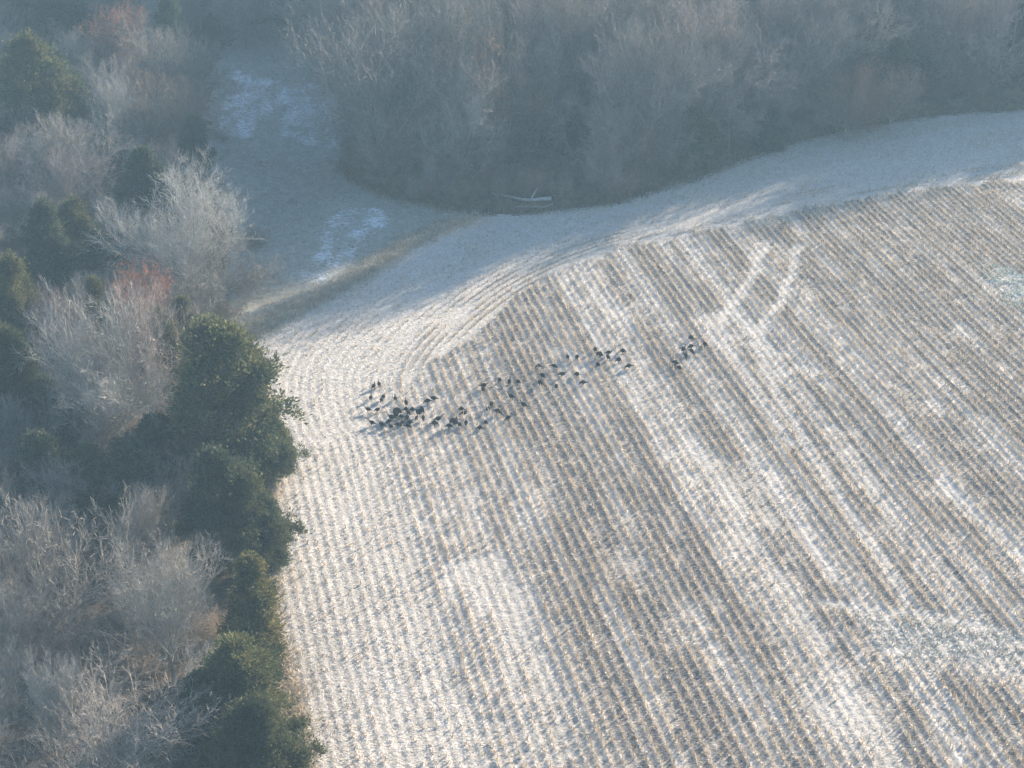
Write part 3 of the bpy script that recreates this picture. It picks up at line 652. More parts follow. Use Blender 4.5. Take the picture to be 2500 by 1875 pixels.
# hand-placed trees: variant, base pixel (x, y), height m, crown radius m, label
HAND = [
 ('tangle', 235, 1985, 10.5, 6.4, 'wide tangled reddish-grey bare tree filling the bottom left corner'),
 ('pale', 425, 1660, 12.0, 5.0, 'bare grey tree with upswept limbs left of the pointed field-edge cedar'),
 ('ash', 120, 1640, 13.5, 4.6, 'tall pale bare tree at the left border above the corner tangle'),
 ('oak', 205, 1700, 9.0, 3.0, 'small crooked bare tree in front of dark cedars at lower left'),
 ('ash', 20, 1720, 11.0, 3.0, 'thin bare tree cut by the left border near the bottom'),
 ('broad', 635, 1965, 7.5, 3.3, 'olive cedar at the very bottom of the field margin'),
 ('round', 590, 1830, 8.0, 3.5, 'broad olive cedar with bare brush in front, below the pointed one'),
 ('blue', 500, 1840, 6.0, 2.2, 'small blue-green cedar behind the lower field margin'),
 ('spire', 622, 1620, 8.4, 2.3, 'sharply pointed golden-edged cedar at the field margin'),
 ('broad', 600, 1395, 8.0, 3.6, 'dark full cedar at the field margin above the pointed one'),
 ('blue', 545, 1400, 10.0, 3.2, 'bluish cedar with ragged tops in front of the biggest cedar'),
 ('blue', 660, 1395, 6.0, 2.0, 'low dark cedar jutting into the field above the pointed one'),
 ('round', 560, 1180, 13.2, 5.6, 'biggest dark cedar, standing at the field corner left of the turkeys'),
 ('broad', 668, 1165, 5.2, 2.4, 'side cedar with a lobe reaching over the frosted field'),
 ('round', 415, 1030, 9.5, 2.6, 'cedar behind the left shoulder of the biggest cedar'),
 ('blue', 330, 1290, 7.5, 2.8, 'dark cedar in the shade between two bare trees'),
 ('broad', 235, 1310, 7.5, 3.2, 'dark cedar left of centre in the left wood shade'),
 ('blue', 120, 1290, 8.0, 3.0, 'shaded green cedar near the left border'),
 ('broad', 40, 1120, 11.0, 3.4, 'tall dark cedar on the left border below the middle'),
 ('round', 40, 900, 10.0, 3.0, 'green cedar on the left border beside the big grey bare tree'),
 ('pale', 255, 1120, 16.0, 6.8, 'big spreading grey bare tree in the middle of the left wood'),
 ('maple', 370, 1050, 14.0, 4.0, 'purplish bare tree leaning on the biggest cedar'),
 ('rust', 350, 905, 11.5, 2.4, 'rusty-leaved oak beside the big grey bare tree'),
 ('spire', 245, 880, 8.0, 1.7, 'small cedar top poking out among bare twigs'),
 ('slim', 475, 850, 9.0, 2.5, 'small cone-shaped pale bare tree behind the biggest cedar'),
 ('spire', 455, 890, 6.6, 1.6, 'little cedar between the cone-shaped bare tree and the biggest cedar'),
 ('pale', 485, 730, 15.0, 7.4, 'large rounded whitish bare tree overhanging the hollow'),
 ('oak', 560, 735, 9.0, 4.0, 'dark crooked limbs reaching over the hollow below the whitish tree'),
 ('round', 190, 690, 8.0, 3.3, 'olive cedar left of the large whitish tree'),
 ('blue', 250, 720, 6.5, 2.2, 'cedar just below the olive one in the left wood'),
 ('tangle', 25, 560, 6.5, 4.0, 'rounded tan thicket at the left border, upper half'),
 ('ash', 165, 520, 11.5, 4.2, 'bare tree with whitish forked limbs in the upper left'),
 ('maple', 60, 420, 9.0, 3.4, 'purplish twiggy tree at the left border below the round cedar'),
 ('round', 85, 400, 14.0, 5.0, 'big green cedar near the top left corner'),
 ('blue', 185, 300, 6.5, 2.4, 'small dark cedar right of the big top-left cedar'),
 ('pale', 300, 410, 13.0, 4.8, 'pale bare tree in the upper left, right of the big cedar'),
 ('brown', 410, 415, 12.5, 4.4, 'yellowish bare tree at the upper rim of the hollow'),
 ('blue', 480, 430, 7.0, 2.0, 'dark narrow cedar at the rim of the hollow'),
 ('ash', 440, 300, 13.0, 5.0, 'bare tree leaning over the top of the hollow'),
 ('rust', 285, 215, 12.0, 3.6, 'russet oak near the top edge at the left'),
 ('blue', 150, 140, 10.0, 4.2, 'dark cedar on the top edge near the left corner'),
 ('maple', 330, 210, 10.0, 4.0, 'grey twiggy tree beside the russet oak at the top'),
 ('slim', 730, 100, 10.0, 4.0, 'tan bare tree at the head of the hollow'),
 ('ash', 600, 120, 11.0, 3.8, 'blue-grey tree closing the head of the hollow'),
 ('giant', 930, 436, 23.0, 9.4, 'huge spreading tree whose limbs overhang the hollow from the far wood'),
 ('blue', 180, 1150, 6.0, 2.8, 'dark cedar under the big grey bare tree'),
 ('broad', 400, 1200, 6.5, 2.8, 'dark cedar in the shade left of the biggest cedar'),
 ('brown', 2060, 345, 9.0, 3.2, 'reddish-brown oak at the foot of the far wood, right side'),
 ('rust', 2085, 330, 9.5, 2.8, 'red-leaved oak sticking out at the foot of the far wood'),
 ('brown', 2170, 320, 9.0, 3.6, 'brown-leaved oak right of the red one at the far wood'),
 ('round', 1690, 420, 7.0, 3.0, 'dark green cedar standing at the foot of the far wood'),
 ('round', 2140, 270, 11.5, 4.0, 'yellow-green tree rising behind the red oaks'),
 ('broad', 2475, 240, 11.5, 3.6, 'green cedar at the top right edge'),
 ('rust', 1370, 150, 17.0, 5.0, 'russet oak rising in the far wood at the top middle'),
 ('rust', 1490, 200, 16.0, 4.2, 'reddish tree right of the russet oak in the far wood'),
 ('blue', 1880, 370, 5.0, 2.2, 'dark low cedar in the shade of the far wood'),
]
SHORT = ['corner tangle', 'upswept bare tree', 'tall pale border tree', 'small crooked tree', 'thin border tree', 'bottom margin cedar', 'broad olive cedar', 'small blue-green cedar', 'pointed cedar', 'dark margin cedar', 'ragged bluish cedar', 'low jutting cedar', 'biggest cedar', 'side-lobed cedar', "biggest cedar's shoulder tree", 'shade cedar', 'shaded wood cedar', 'border shade cedar', 'tall border cedar', 'green border cedar', 'big grey bare tree', 'purplish leaning tree', 'rusty oak', 'small cedar top', 'cone-shaped bare tree', 'little cedar', 'large whitish tree', 'dark crooked limbs', 'olive cedar', 'lower olive cedar', 'tan thicket', 'white-limbed bare tree', 'purplish twiggy tree', 'big top-left cedar', 'small dark cedar', 'upper pale bare tree', 'yellowish bare tree', 'dark narrow cedar', 'tree over the hollow', 'top russet oak', 'top dark cedar', 'russet oak neighbour', 'tan tree at the hollow', 'blue-grey hollow tree']
placed = []
for v, px, py, hgt, rad, lab in HAND:
    p = ground(px, py); placed.append((p[0], p[1], rad))
    plant(v, p, hgt, rad, (px * 0.37 + py * 0.11) % 6.28, lab, 'tree')

# the body of the woods: filler trees on a jittered lattice
FAR = gpoly([(850, 380), (880, 432), (960, 468), (1100, 500), (1300, 504), (1500, 482), (1700, 420), (1900, 342), (2100, 296), (2300, 268), (2500, 256), (2800, 244), (3000, 236), (3000, -230), (400, -230), (480, 90), (640, 60), (760, 30), (850, 120)])
LEFT = gpoly([(-120, 2150), (560, 2150), (560, 1875), (480, 1600), (470, 1400), (480, 1200), (430, 1000), (420, 800), (480, 640), (440, 520), (470, 420), (470, 260), (490, 140), (470, 80), (380, -230), (-120, -230)])
front_list = []; nfar = 0
def lattice(poly, step):
    x0, y0 = poly.min(0); x1, y1 = poly.max(0); out = []
    for a in np.arange(x0, x1, step):
        for b_ in np.arange(y0, y1, step):
            x = a + random.uniform(-0.42, 0.42) * step; y = b_ + random.uniform(-0.42, 0.42) * step
            if inside(poly, np.array([x]), np.array([y]))[0]: out.append((x, y))
    return out
SH = np.array([math.sin(SUN_AZ), math.cos(SUN_AZ)])
GAPS = [(np.array([-6.8, 193.4]), 3.6), (ground(2150, 300)[:2], 3.4)]
def gap_height(x, y):
    """tallest tree that still lets the low sun shine through the two openings in the wood"""
    h = 99.0
    for c, hw in GAPS:
        dd = np.array([x, y]) - c; al = dd @ SH; pe = abs(dd[0] * SH[1] - dd[1] * SH[0])
        if pe < hw and al > -12: h = min(h, 0.28 * (al - 4))
    return h
fills = []
for x, y in lattice(FAR, 6.1):
    px, py = view_px(x, y)
    if px < 300 or px > 2850 or py < -190: continue
    de = float(DIST_EDGE(np.array([x]), np.array([y]))[0])
    if any((x - a) ** 2 + (y - b_) ** 2 < (0.45 * r_ + 1.0 + (4.0 if r_ > 8 else 0)) ** 2 for a, b_, r_ in placed): continue
    fills.append((x, y, de, px, py))
front = sorted([f for f in fills if f[2] < 8 and f[3] < 2500], key=lambda f: f[3])
ORD = ['first', 'second', 'third', 'fourth', 'fifth', 'sixth', 'seventh', 'eighth', 'ninth', 'tenth', 'eleventh', 'twelfth', 'thirteenth', 'fourteenth', 'fifteenth', 'sixteenth',
       'seventeenth', 'eighteenth', 'nineteenth', 'twentieth', 'twenty-first', 'twenty-second', 'twenty-third', 'twenty-fourth', 'twenty-fifth', 'twenty-sixth', 'twenty-seventh', 'twenty-eighth', 'twenty-ninth', 'thirtieth']
for f in fills:
    x, y, de, px, py = f
    if f in front:
        k = front.index(f); v = random.choice(['ash', 'oak', 'maple', 'slim', 'ash']); hgt = random.uniform(15, 19) + (3.5 if 1450 < px < 2150 else 0)
        lab = 'bare grey tree in the front row of the far wood, %s from the left' % ORD[min(k, 29)]; grp = 'front row of the far wood'
    else:
        v = random.choice(['ash', 'oak', 'maple', 'slim', 'ash', 'maple', 'brown' if random.random() < 0.5 else 'oak'])
        v = 'rust' if random.random() < 0.05 else 'broad' if random.random() < 0.03 else v; hgt = random.uniform(17, 22)
        zone = 'at the head of the hollow' if px < 800 else 'behind the huge spreading tree' if px < 1180 else 'behind the pale fallen trunk' if px < 1480 else 'left of the dark green cedar' if px < 1700 else 'behind the red oaks' if px < 2200 else 'behind the upper right field corner'
        deep = 'far wood second rank' if de < 18 else 'far wood middle' if de < 45 else 'far wood depths'
        lab = 'hazy %s tree, %s, %s' % ('russet-leaved' if v == 'rust' else 'dark evergreen' if v == 'broad' else 'brown-leaved' if v == 'brown' else 'slim grey' if v == 'slim' else 'reddish-grey' if v == 'maple' else 'grey', deep, zone); grp = 'trees inside the far wood'
    if v == 'broad': hgt *= 0.65
    hgt = min(hgt, gap_height(x, y))
    if hgt < 3.0: continue
    plant(v, (x, y), hgt, hgt * random.uniform(0.25, 0.33) * (0.85 if v == 'slim' else 0.8 if v == 'broad' else 1), random.uniform(0, 6.28), lab, 'tree', grp); nfar += 1
# saplings filling the face of the far wood from the ground up
for x, y in lattice(FAR, 3.4):
    px, py = view_px(x, y); de = float(DIST_EDGE(np.array([x]), np.array([y]))[0])
    if de > 9 or px > 2560 or px < 820 or gap_height(x, y) < 6: continue
    hgt = random.uniform(4.5, 9.5); v = random.choice(['slim', 'maple', 'maple', 'oak', 'brown'])
    zone = 'beside the huge spreading tree' if px < 1100 else 'by the pale fallen trunk' if px < 1480 else 'by the dark green cedar' if px < 1800 else 'by the red oaks' if px < 2250 else 'at the upper right'
    plant(v, (x, y), hgt, hgt * random.uniform(0.26, 0.36), random.uniform(0, 6.28), '%s sapling at the far wood edge, %s' % ({'slim': 'slim grey', 'maple': 'reddish-grey', 'oak': 'dark grey', 'brown': 'brown-leaved'}[v], zone), 'tree', 'saplings of the far wood edge')
nleft = 0
for x, y in lattice(LEFT, 6.4):
    px, py = view_px(x, y)
    if px < -160: continue
    if any((x - a) ** 2 + (y - b_) ** 2 < (0.5 * r_ + 1.4) ** 2 for a, b_, r_ in placed): continue
    v = random.choice(['ash', 'maple', 'slim', 'oak', 'pale', 'blue']); hgt = random.uniform(6.5, 10)
    j = min(range(len(SHORT)), key=lambda j_: (placed[j_][0] - x) ** 2 + (placed[j_][1] - y) ** 2); ddx, ddy = x - placed[j][0], y - placed[j][1]
    side = ('right of' if ddx > 0 else 'left of') if abs(ddx) > abs(ddy) else ('behind' if ddy > 0 else 'in front of')
    lab = '%s in the left wood, %s the %s' % ({'blue': 'young cedar', 'maple': 'reddish-grey bare sapling', 'slim': 'slim bare sapling', 'pale': 'pale bare sapling', 'oak': 'dark sapling', 'ash': 'grey bare sapling'}[v], side, SHORT[j])
    plant(v, (x, y), hgt, hgt * random.uniform(0.28, 0.38), random.uniform(0, 6.28), lab, 'tree', 'small cedars inside the left wood' if v == 'blue' else 'infill trees of the left wood'); nleft += 1
print('far', nfar, 'left', nleft)

# brush along the wood foot
SHRUB = [branch_tree(40 + j, 3.0, 2.0, 0.06, 0.3, 3, {0: 11, 1: 8, 2: 5}, 2600, 0.4, (0.2, 0.155, 0.12), c, leaf=lc, leaf_n=700, leaf_size=0.05, twig_w=0.008)
         for j, (c, lc) in enumerate([((0.30, 0.23, 0.17), (0.26, 0.16, 0.09)), ((0.34, 0.285, 0.22), (0.30, 0.22, 0.13)), ((0.24, 0.19, 0.15), (0.18, 0.14, 0.09))])]
def shrub(p, h, w, label, group):
    tr, cr = random.choice(SHRUB)
    e = add('brush_shrub', None, None, (p[0], p[1], float(terrain(p[0], p[1])) - 0.05), random.uniform(0, 6.28)); e.empty_display_size = 0.2
    s = h / 3.0; sx = w / 1.9
    add('stems', tr, e, (0, 0, 0), 0, (sx, sx, s)); add('twigs', cr, e, (0, 0, 0), 0, (sx, sx, s))
    return tag(e, label, 'shrub', group)
for i in range(len(WOOD_EDGE) - 1):
    a, b_ = WOOD_EDGE[i], WOOD_EDGE[i + 1]; L = np.linalg.norm(b_ - a); nrm = np.array([-(b_ - a)[1], (b_ - a)[0]]) / L
    for tt in np.arange(0, L, 2.3):
        p = a + (b_ - a) * (tt + random.uniform(-0.8, 0.8)) / L
        if view_px(*p)[0] > 2620: continue
        if not 1225 < view_px(*p)[0] < 1375: shrub(p + nrm * random.uniform(0.8, 2.2), random.uniform(1.6, 3.4), random.uniform(1.3, 2.2), 'brown leafless shrub in the brush along the foot of the far wood', 'brush at the foot of the far wood')
        shrub(p + nrm * random.uniform(3.5, 6.5), random.uniform(2.4, 4.5), random.uniform(1.6, 2.6), 'taller leafless shrub just inside the shade of the far wood', 'brush inside the far wood')
for px, py in [(590, 1745), (560, 1900), (660, 1880), (470, 1560), (530, 1560), (360, 1650), (300, 1520), (470, 1120), (540, 780), (600, 700), (620, 600), (520, 480), (540, 340), (700, 60), (480, 1760), (420, 1900), (90, 1560)]:
    shrub(ground(px, py), random.uniform(2.0, 3.6), random.uniform(1.6, 2.6), 'greyish brush tangled between the trees of the left wood', 'brush of the left wood')

# fallen logs in the far wood
def log(name, pts, r, colr, label):
    P = [ground(*q[:2]) + np.array([0, 0, q[2]]) for q in pts]; n = len(P)
    rr = [r * (1 - 0.5 * j / n) for j in range(n)]
    V, Q = tubes(P[:-1], rr[:-1], P[1:], rr[1:], 8)
    return tag(add(name, mesh_np(name, V, Q, M['log'], np.tile(np.array([colr]), (len(V), 1)), smooth=True)), label, 'log')
lg = log('fallen_log', [(1346, 500, .7), (1322, 498, .55), (1295, 499, .45), (1270, 496, .45), (1240, 490, .5), (1200, 485, .6)], 0.24, (0.44, 0.42, 0.39), 'pale fallen trunk lying at the foot of the far wood')
P = [ground(1295, 499) + [0, 0, .45], ground(1303, 497) + [0, 0, 1.1], ground(1312, 496) + [0, 0, 1.7]]
V, Q = tubes(P[:-1], [.13, .1], P[1:], [.1, .05], 6); add('broken_limb', mesh_np('broken_limb', V, Q, M['log'], np.tile(np.array([(0.44, 0.42, 0.39)]), (len(V), 1))), lg)
log('fallen_pole', [(1255, 511, .25), (1290, 511, .3), (1330, 512, .3), (1350, 506, .4)], 0.10, (0.36, 0.33, 0.29), 'thin grey fallen stem below the pale trunk')

# ------------------------------------------------------------------ turkeys
def ring_loft(bm, pts, seg=12):
    """pts: (x, z, ry, rz, pitch) along the spine"""
    rings = []
    for (x, z, ry, rz, pit) in pts:
        c, s_ = math.cos(pit), math.sin(pit); rg_ = []
        for j in range(seg):
            a = 2 * math.pi * j / seg; yy = ry * math.cos(a); l = rz * math.sin(a)
            rg_.append(bm.verts.new((x - s_ * l, yy, z + c * l)))
        rings.append(rg_)
    for r0, r1 in zip(rings, rings[1:]):
        for j in range(seg): bm.faces.new((r0[j], r0[(j + 1) % seg], r1[(j + 1) % seg], r1[j]))
    bm.faces.new(rings[0][::-1]); bm.faces.new(rings[-1])

def turkey_mesh(name, spine, legs_x, hip_z, stride, head_from):
    bm = bmesh.new(); ring_loft(bm, spine)
    for sgn in (-1, 1):
        fx = legs_x + sgn * stride; y = 0.075 * sgn
        def tube(a, b, r0, r1):
            a, b = Vector(a), Vector(b); q = (b - a).to_track_quat('Z', 'Y'); R = []
            for p_, r_ in ((a, r0), (b, r1)): R.append([bm.verts.new(p_ + q @ Vector((r_ * math.cos(k * math.pi / 3), r_ * math.sin(k * math.pi / 3), 0))) for k in range(6)])
            for k in range(6): bm.faces.new((R[0][k], R[0][(k + 1) % 6], R[1][(k + 1) % 6], R[1][k]))
            bm.faces.new(R[0][::-1]); bm.faces.new(R[1])
        tube((legs_x + 0.02, y, hip_z + 0.08), (fx - 0.03, y, hip_z * 0.55), 0.075, 0.026)
        tube((fx - 0.03, y, hip_z * 0.57), (fx + 0.01, y, 0.012), 0.017, 0.014)
        for a in (-0.5, 0.0, 0.5): tube((fx, y, 0.016), (fx + 0.10 * math.cos(a), y + 0.10 * math.sin(a), 0.012), 0.013, 0.011)
        tube((fx, y, 0.016), (fx - 0.05, y, 0.012), 0.013, 0.011)
    me = bpy.data.meshes.new(name); bm.normal_update(); bmesh.ops.recalc_face_normals(bm, faces=bm.faces); bm.to_mesh(me); bm.free()
    o = bpy.data.objects.new('tmp', me); COL.objects.link(o)
    md = o.modifiers.new('r', 'REMESH'); md.mode = 'VOXEL'; md.voxel_size = 0.012; md.use_smooth_shade = True
    md2 = o.modifiers.new('s', 'SMOOTH'); md2.iterations = 1; md2.factor = 0.4
    ev = o.evaluated_get(bpy.context.evaluated_depsgraph_get()); out = bpy.data.meshes.new_from_object(ev); out.name = name
    bpy.data.objects.remove(o); bpy.data.meshes.remove(me); out.materials.clear()
    for m in ('feather', 'skin', 'legs'): out.materials.append(M[m])
    for f in out.polygons:
        c = f.center
        f.material_index = 2 if c.z < hip_z * 0.5 and head_from(c) is False else (1 if head_from(c) else 0); f.use_smooth = True
    return out

def body(tilt=0.0, z0=0.42, fat=1.25, tail=0.24):
    return [(-0.30 - tail, z0 - 0.02 - tilt, 0.05, 0.012, 0.1), (-0.30 - tail * 0.5, z0 + 0.01 - tilt * .7, 0.075, 0.028, 0.1), (-0.27, z0 + 0.03 - tilt * .4, 0.085, 0.06, 0.1), (-0.18, z0 + 0.03, 0.125 * fat, 0.115 * fat, 0.05),
            (-0.05, z0 + 0.02, 0.155 * fat, 0.15 * fat, 0), (0.08, z0 + 0.02, 0.15 * fat, 0.15 * fat, 0.1), (0.18, z0 + 0.05, 0.115 * fat, 0.12 * fat, 0.4)]
alert = body(0.05) + [(0.245, z, r, r * 1.1, 1.2) for z, r in ((0.53, .07), (0.60, .045), (0.68, .033), (0.76, .029))] + [(0.265, 0.80, .03, .033, 0.8), (0.30, 0.815, .027, .03, 0.1), (0.335, 0.805, .014, .014, -0.1), (0.365, 0.798, .006, .006, -0.1)]
walk = body(0.03) + [(0.28, 0.50, .065, .065, 0.7), (0.34, 0.56, .042, .042, 0.8), (0.40, 0.63, .032, .032, 0.9), (0.45, 0.69, .029, .03, 0.7), (0.49, 0.715, .03, .032, 0.2), (0.53, 0.712, .022, .024, 0), (0.56, 0.705, .012, .012, 0), (0.59, 0.70, .006, .006, 0)]
feed = [(x, z + (-0.10 if x > 0.1 else 0.02), a, b, c - 0.2) for x, z, a, b, c in body(0.0)] + [(0.27, 0.33, .075, .075, -0.7), (0.33, 0.25, .048, .048, -0.9), (0.38, 0.17, .035, .035, -1.0), (0.42, 0.10, .03, .03, -0.9), (0.45, 0.07, .028, .03, -0.7), (0.475, 0.045, .014, .014, -0.8), (0.495, 0.025, .006, .006, -0.8)]
strut = [(-0.34, 0.47, .05, .05, 0), (-0.27, 0.47, .14, .13, 0), (-0.12, 0.45, .215, .205, 0), (0.05, 0.45, .235, .235, 0), (0.17, 0.48, .20, .22, 0.3), (0.23, 0.58, .13, .12, 0.9), (0.22, 0.66, .06, .06, 1.4), (0.225, 0.72, .036, .036, 1.2), (0.25, 0.76, .032, .034, 0.6), (0.285, 0.765, .024, .025, 0), (0.315, 0.755, .012, .012, 0), (0.335, 0.75, .006, .006, 0)]
TK = {'alert': turkey_mesh('turkey_alert', alert, -0.02, 0.30, 0.02, lambda c: c.z > 0.70),
      'walk': turkey_mesh('turkey_walk', walk, -0.02, 0.30, 0.07, lambda c: c.x > 0.41),
      'feed': turkey_mesh('turkey_feed', feed, -0.03, 0.30, 0.03, lambda c: c.x > 0.37),
      'strut': turkey_mesh('turkey_strut', strut, -0.02, 0.26, 0.02, lambda c: c.z > 0.70)}

def fan_mesh():
    bm = bmesh.new(); n = 17; tips = []
    for j in range(n):
        a = math.radians(-12 + 204 * j / (n - 1)); w = 0.055
        dx = 0.006 * (j % 2); base = Vector((-0.24 + dx, 0.03 * math.cos(a), 0.50 + 0.03 * math.sin(a)))
        D = Vector((-0.18, math.cos(a), math.sin(a))).normalized(); Sd = Vector((0, -math.sin(a), math.cos(a)))
        prof = [(0.0, 0.010), (0.18, 0.028), (0.30, 0.046), (0.325, 0.048), (0.37, 0.042), (0.385, 0.02)]
        prev = None
        for l, hw in prof:
            c = base + D * l; ring = [bm.verts.new(c + Sd * hw + Vector((0.004, 0, 0))), bm.verts.new(c - Sd * hw + Vector((0.004, 0, 0))), bm.verts.new(c - Sd * hw - Vector((0.004, 0, 0))), bm.verts.new(c + Sd * hw - Vector((0.004, 0, 0)))]
            if prev:
                for k in range(4):
                    f = bm.faces.new((prev[k], prev[(k + 1) % 4], ring[(k + 1) % 4], ring[k])); f.material_index = 1 if l > 0.325 else 0
            prev = ring
        bm.faces.new(prev)
    bmesh.ops.recalc_face_normals(bm, faces=bm.faces)
    me = bpy.data.meshes.new('tail_fan'); bm.to_mesh(me); bm.free(); me.materials.append(M['fan']); me.materials.append(M['fan_tip']); return me
FAN = fan_mesh()
def beard_mesh():
    bm = bmesh.new(); a = [bm.verts.new((0.22 + 0.012 * math.cos(k * 1.57), 0.012 * math.sin(k * 1.57), 0.46)) for k in range(4)]; b_ = [bm.verts.new((0.27 + 0.005 * math.cos(k * 1.57), 0.005 * math.sin(k * 1.57), 0.28)) for k in range(4)]
    for k in range(4): bm.faces.new((a[k], a[(k + 1) % 4], b_[(k + 1) % 4], b_[k]))
    bm.faces.new(b_); me = bpy.data.meshes.new('beard'); bm.to_mesh(me); bm.free(); me.materials.append(M['feather']); return me
BEARD = beard_mesh()

# feet pixel x, y; direction the head points in the photo as (dx, dy); pose; size; cluster
T = []
def zoomA(X, Y): return 860 + X / 7.9, 900 + Y / 7.9
def zoomB(X, Y): return 1100 + X / 7.9, 850 + Y / 7.9
def zoomC(X, Y): return 1280 + X / 7.9, 830 + Y / 7.9
def zoomD(X, Y): return 1560 + X / 7.9, 800 + Y / 7.9
for zf, rows in (
 (zoomA, [(415, 405, (.5, -1), 'alert', 1.05, 'a'), (520, 365, (-.3, -1), 'alert', .92, 'a'), (360, 630, (.2, -1), 'alert', 1.0, 'a'), (605, 610, (.3, -1), 'alert', .9, 'a'), (565, 665, (.2, -1), 'alert', .9, 'a'), (832, 640, (-.2, -1), 'alert', .92, 'a'),
   (310, 855, (-1, -.5), 'walk', .95, 'a'), (488, 860, (1, -.8), 'walk', .95, 'a'),
   (1040, 725, (-.2, -1), 'alert', 1.3, 'b'), (1450, 700, (-1, -.15), 'feed', 1.25, 'c'), (1572, 648, (-1, -.2), 'walk', 1.2, 'c'),
   (1040, 850, (1, -.8), 'feed', 1.2, 'b'), (1160, 855, (-1, -.8), 'feed', 1.2, 'b'), (850, 965, (-.3, .9), 'strut', 1.4, 'b'), (1292, 925, (-.8, .5), 'strut', 1.35, 'b'),
   (760, 1015, (-1, -.55), 'walk', 1.5, 'b'), (945, 985, (-.8, -.5), 'feed', 1.05, 'b'), (1082, 915, (-.4, -.9), 'alert', 1.1, 'b'), (1065, 1010, (.5, -.9), 'feed', 1.15, 'b'),
   (1246, 1010, (.3, -1), 'alert', 1.0, 'b'), (1370, 1015, (0, -1), 'alert', 1.05, 'b'), (715, 1085, (-.9, .3), 'feed', 1.25, 'b'), (975, 1105, (.6, -.8), 'walk', 1.1, 'b'), (1120, 1110, (.9, -.6), 'feed', 1.2, 'b'),
   (890, 1145, (1, -.2), 'feed', 1.1, 'b'), (1085, 1180, (1, .1), 'feed', 1.25, 'b'), (750, 1185, (-.8, -.8), 'walk', 1.1, 'b'), (575, 1150, (-.9, -.7), 'walk', 1.3, 'b'), (385, 1115, (-1, -.7), 'walk', 1.25, 'b'),
   (1660, 1045, (1, -.6), 'walk', 1.25, 'c'), (1590, 1130, (1, -.5), 'feed', 1.25, 'c'), (1990, 1110, (.5, -1), 'strut', 1.4, 'c'), (1870, 1180, (1, -.4), 'feed', 1.15, 'c'), (2070, 1150, (-.6, -.9), 'walk', 1.05, 'c'),
   (2105, 850, (-.8, -.6), 'feed', 1.05, 'c'), (2155, 930, (1, -.6), 'alert', 1.1, 'c')]),
 (zoomB, [(300, 1510, (0, -1), 'alert', 1.05, 'c'), (680, 1505, (-.5, -.8), 'feed', .95, 'd'), (568, 1600, (.8, -.6), 'feed', .95, 'd'), (1110, 1410, (-.8, .4), 'feed', 1.0, 'd'), (915, 1300, (1, .4), 'feed', 1.35, 'd'), (725, 1235, (.4, -1), 'feed', .95, 'd'), (790, 1145, (.3, -1), 'feed', 1.0, 'd'),
   (1410, 1165, (-.9, -.9), 'walk', 1.2, 'd'), (1175, 1010, (-.9, -.7), 'walk', 1.2, 'd'), (640, 790, (1, -.2), 'walk', 1.15, 'd'), (628, 860, (-.2, -1), 'walk', 1.05, 'd'), (950, 680, (.4, -1), 'feed', .95, 'd'), (1135, 715, (.2, -1), 'walk', 1.2, 'd'), (1305, 715, (-.5, -.8), 'feed', .95, 'd'),
   (1725, 745, (-.6, -.9), 'feed', 1.4, 'e'), (1775, 605, (-.6, -.9), 'walk', 1.3, 'e'), (1690, 415, (-.8, -.4), 'feed', 1.0, 'e'), (2005, 415, (1, .2), 'feed', 1.0, 'e'), (2150, 575, (1, -.2), 'walk', 1.15, 'e'), (2040, 800, (.3, -1), 'feed', .9, 'e')]),
 (zoomC, [(838, 400, (-.2, -1), 'walk', 1.1, 'e'), (1018, 405, (.3, -1), 'feed', 1.2, 'e'), (1367, 250, (-.3, -1), 'feed', 1.05, 'f'), (1465, 350, (.3, -1), 'strut', 1.0, 'f'), (1628, 310, (1, -.2), 'walk', 1.0, 'f'), (1615, 400, (-.4, -1), 'walk', 1.1, 'f'),
   (1900, 280, (-.9, -.7), 'feed', 1.1, 'f'), (1820, 460, (.8, -.9), 'feed', 1.3, 'f'), (1415, 540, (-.5, -.8), 'feed', 1.05, 'f'), (2010, 575, (-1, -.1), 'feed', 1.2, 'f'), (1015, 730, (-.9, -.6), 'feed', 1.1, 'e'), (1130, 890, (-1, -.3), 'feed', 1.15, 'e')]),
 (zoomD, [(1000, 260, (-.7, -.8), 'feed', 1.1, 'g'), (1270, 385, (-.6, -.9), 'feed', 1.1, 'g'), (995, 430, (-1, .1), 'feed', 1.1, 'g'), (858, 485, (.5, -1), 'walk', 1.2, 'g'), (1015, 520, (.6, .6), 'feed', 1.0, 'g'), (900, 610, (.2, 1), 'feed', 1.15, 'g'), (705, 745, (1, -.1), 'feed', 1.15, 'g'), (775, 845, (-.6, -.8), 'feed', 1.1, 'g')]),
):
    for X_, Y_, dr, pose, sz, cl in rows:
        px, py = zf(X_, Y_); T.append((px, py, dr, pose, sz, cl))
CLN = {'a': 'the leftmost loose group', 'b': 'the tight left-hand cluster', 'c': 'the birds right of the tight cluster', 'd': 'the first tan rows',
       'e': 'the middle scatter', 'f': 'the upper right group', 'g': 'the small far-right group'}
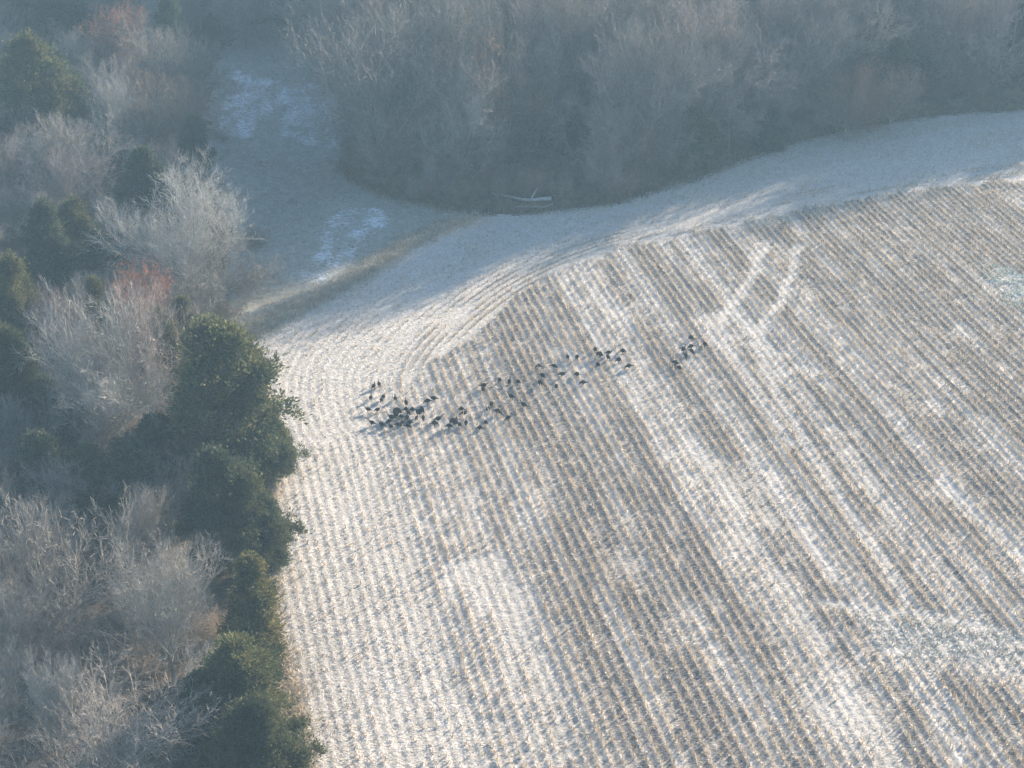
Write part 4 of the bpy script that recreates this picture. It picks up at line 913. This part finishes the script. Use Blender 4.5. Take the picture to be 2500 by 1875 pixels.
POSE = {'alert': 'dark upright turkey', 'walk': 'dark walking turkey', 'feed': 'dark feeding turkey', 'strut': 'fan-tailed strutting turkey'}
def facing(dr):
    a = abs(dr[0]) > abs(dr[1]) * 0.8
    if a: return 'facing right' if dr[0] > 0 else 'facing left'
    return 'facing away' if dr[1] < 0 else 'facing the viewer'
for cl in 'abcdefg':
    grp = sorted([t_ for t_ in T if t_[5] == cl], key=lambda t_: t_[0])
    for k, (px, py, dr, pose, sz, _) in enumerate(grp):
        p0 = ground(px, py); p1 = ground(px + dr[0] * 10, py + dr[1] * 4.5); hd = p1 - p0
        e = add('turkey', None, None, (p0[0], p0[1], float(terrain(p0[0], p0[1])) + 0.012), math.atan2(hd[1], hd[0])); e.empty_display_size = 0.2
        sz_ = (0.5 + 0.5 * sz) * (0.76 if cl == 'b' and pose != 'strut' else 0.84)
        add('body', TK[pose], e, (0, 0, 0), 0, sz_)
        if pose == 'strut': add('tail_fan', FAN, e, (0, 0, 0), 0, sz_)
        if sz >= 1.2: add('beard', BEARD, e, (0, 0, 0 if pose != 'feed' else -0.06), 0, sz_)
        tag(e, '%s %s, %s from left in %s' % (POSE[pose], facing(dr), ORD[k], CLN[cl]), 'turkey', 'turkeys feeding in the stubble')
print('turkeys', len(T))

# ------------------------------------------------------------------ morning haze: closed box round everything
bm = bmesh.new(); bmesh.ops.create_cube(bm, size=1.0); me = bpy.data.meshes.new('haze'); bm.to_mesh(me); bm.free()
hz = add('haze', me, None, (0, 100, 36.5), 0, (2600, 2600, 85.0)); tag(hz, 'thin blue morning haze over field and woods', 'haze', kind='stuff')
hm = bpy.data.materials.new('morning_haze'); hm.use_nodes = True; t = hm.node_tree; t.nodes.clear()
out = t.nodes.new('ShaderNodeOutputMaterial'); pv = t.nodes.new('ShaderNodeVolumePrincipled')
pv.inputs['Color'].default_value = (*HAZE_COLOR, 1); pv.inputs['Density'].default_value = HAZE_DENSITY; pv.inputs['Anisotropy'].default_value = 0.0
t.links.new(pv.outputs[0], out.inputs['Volume']); me.materials.append(hm)
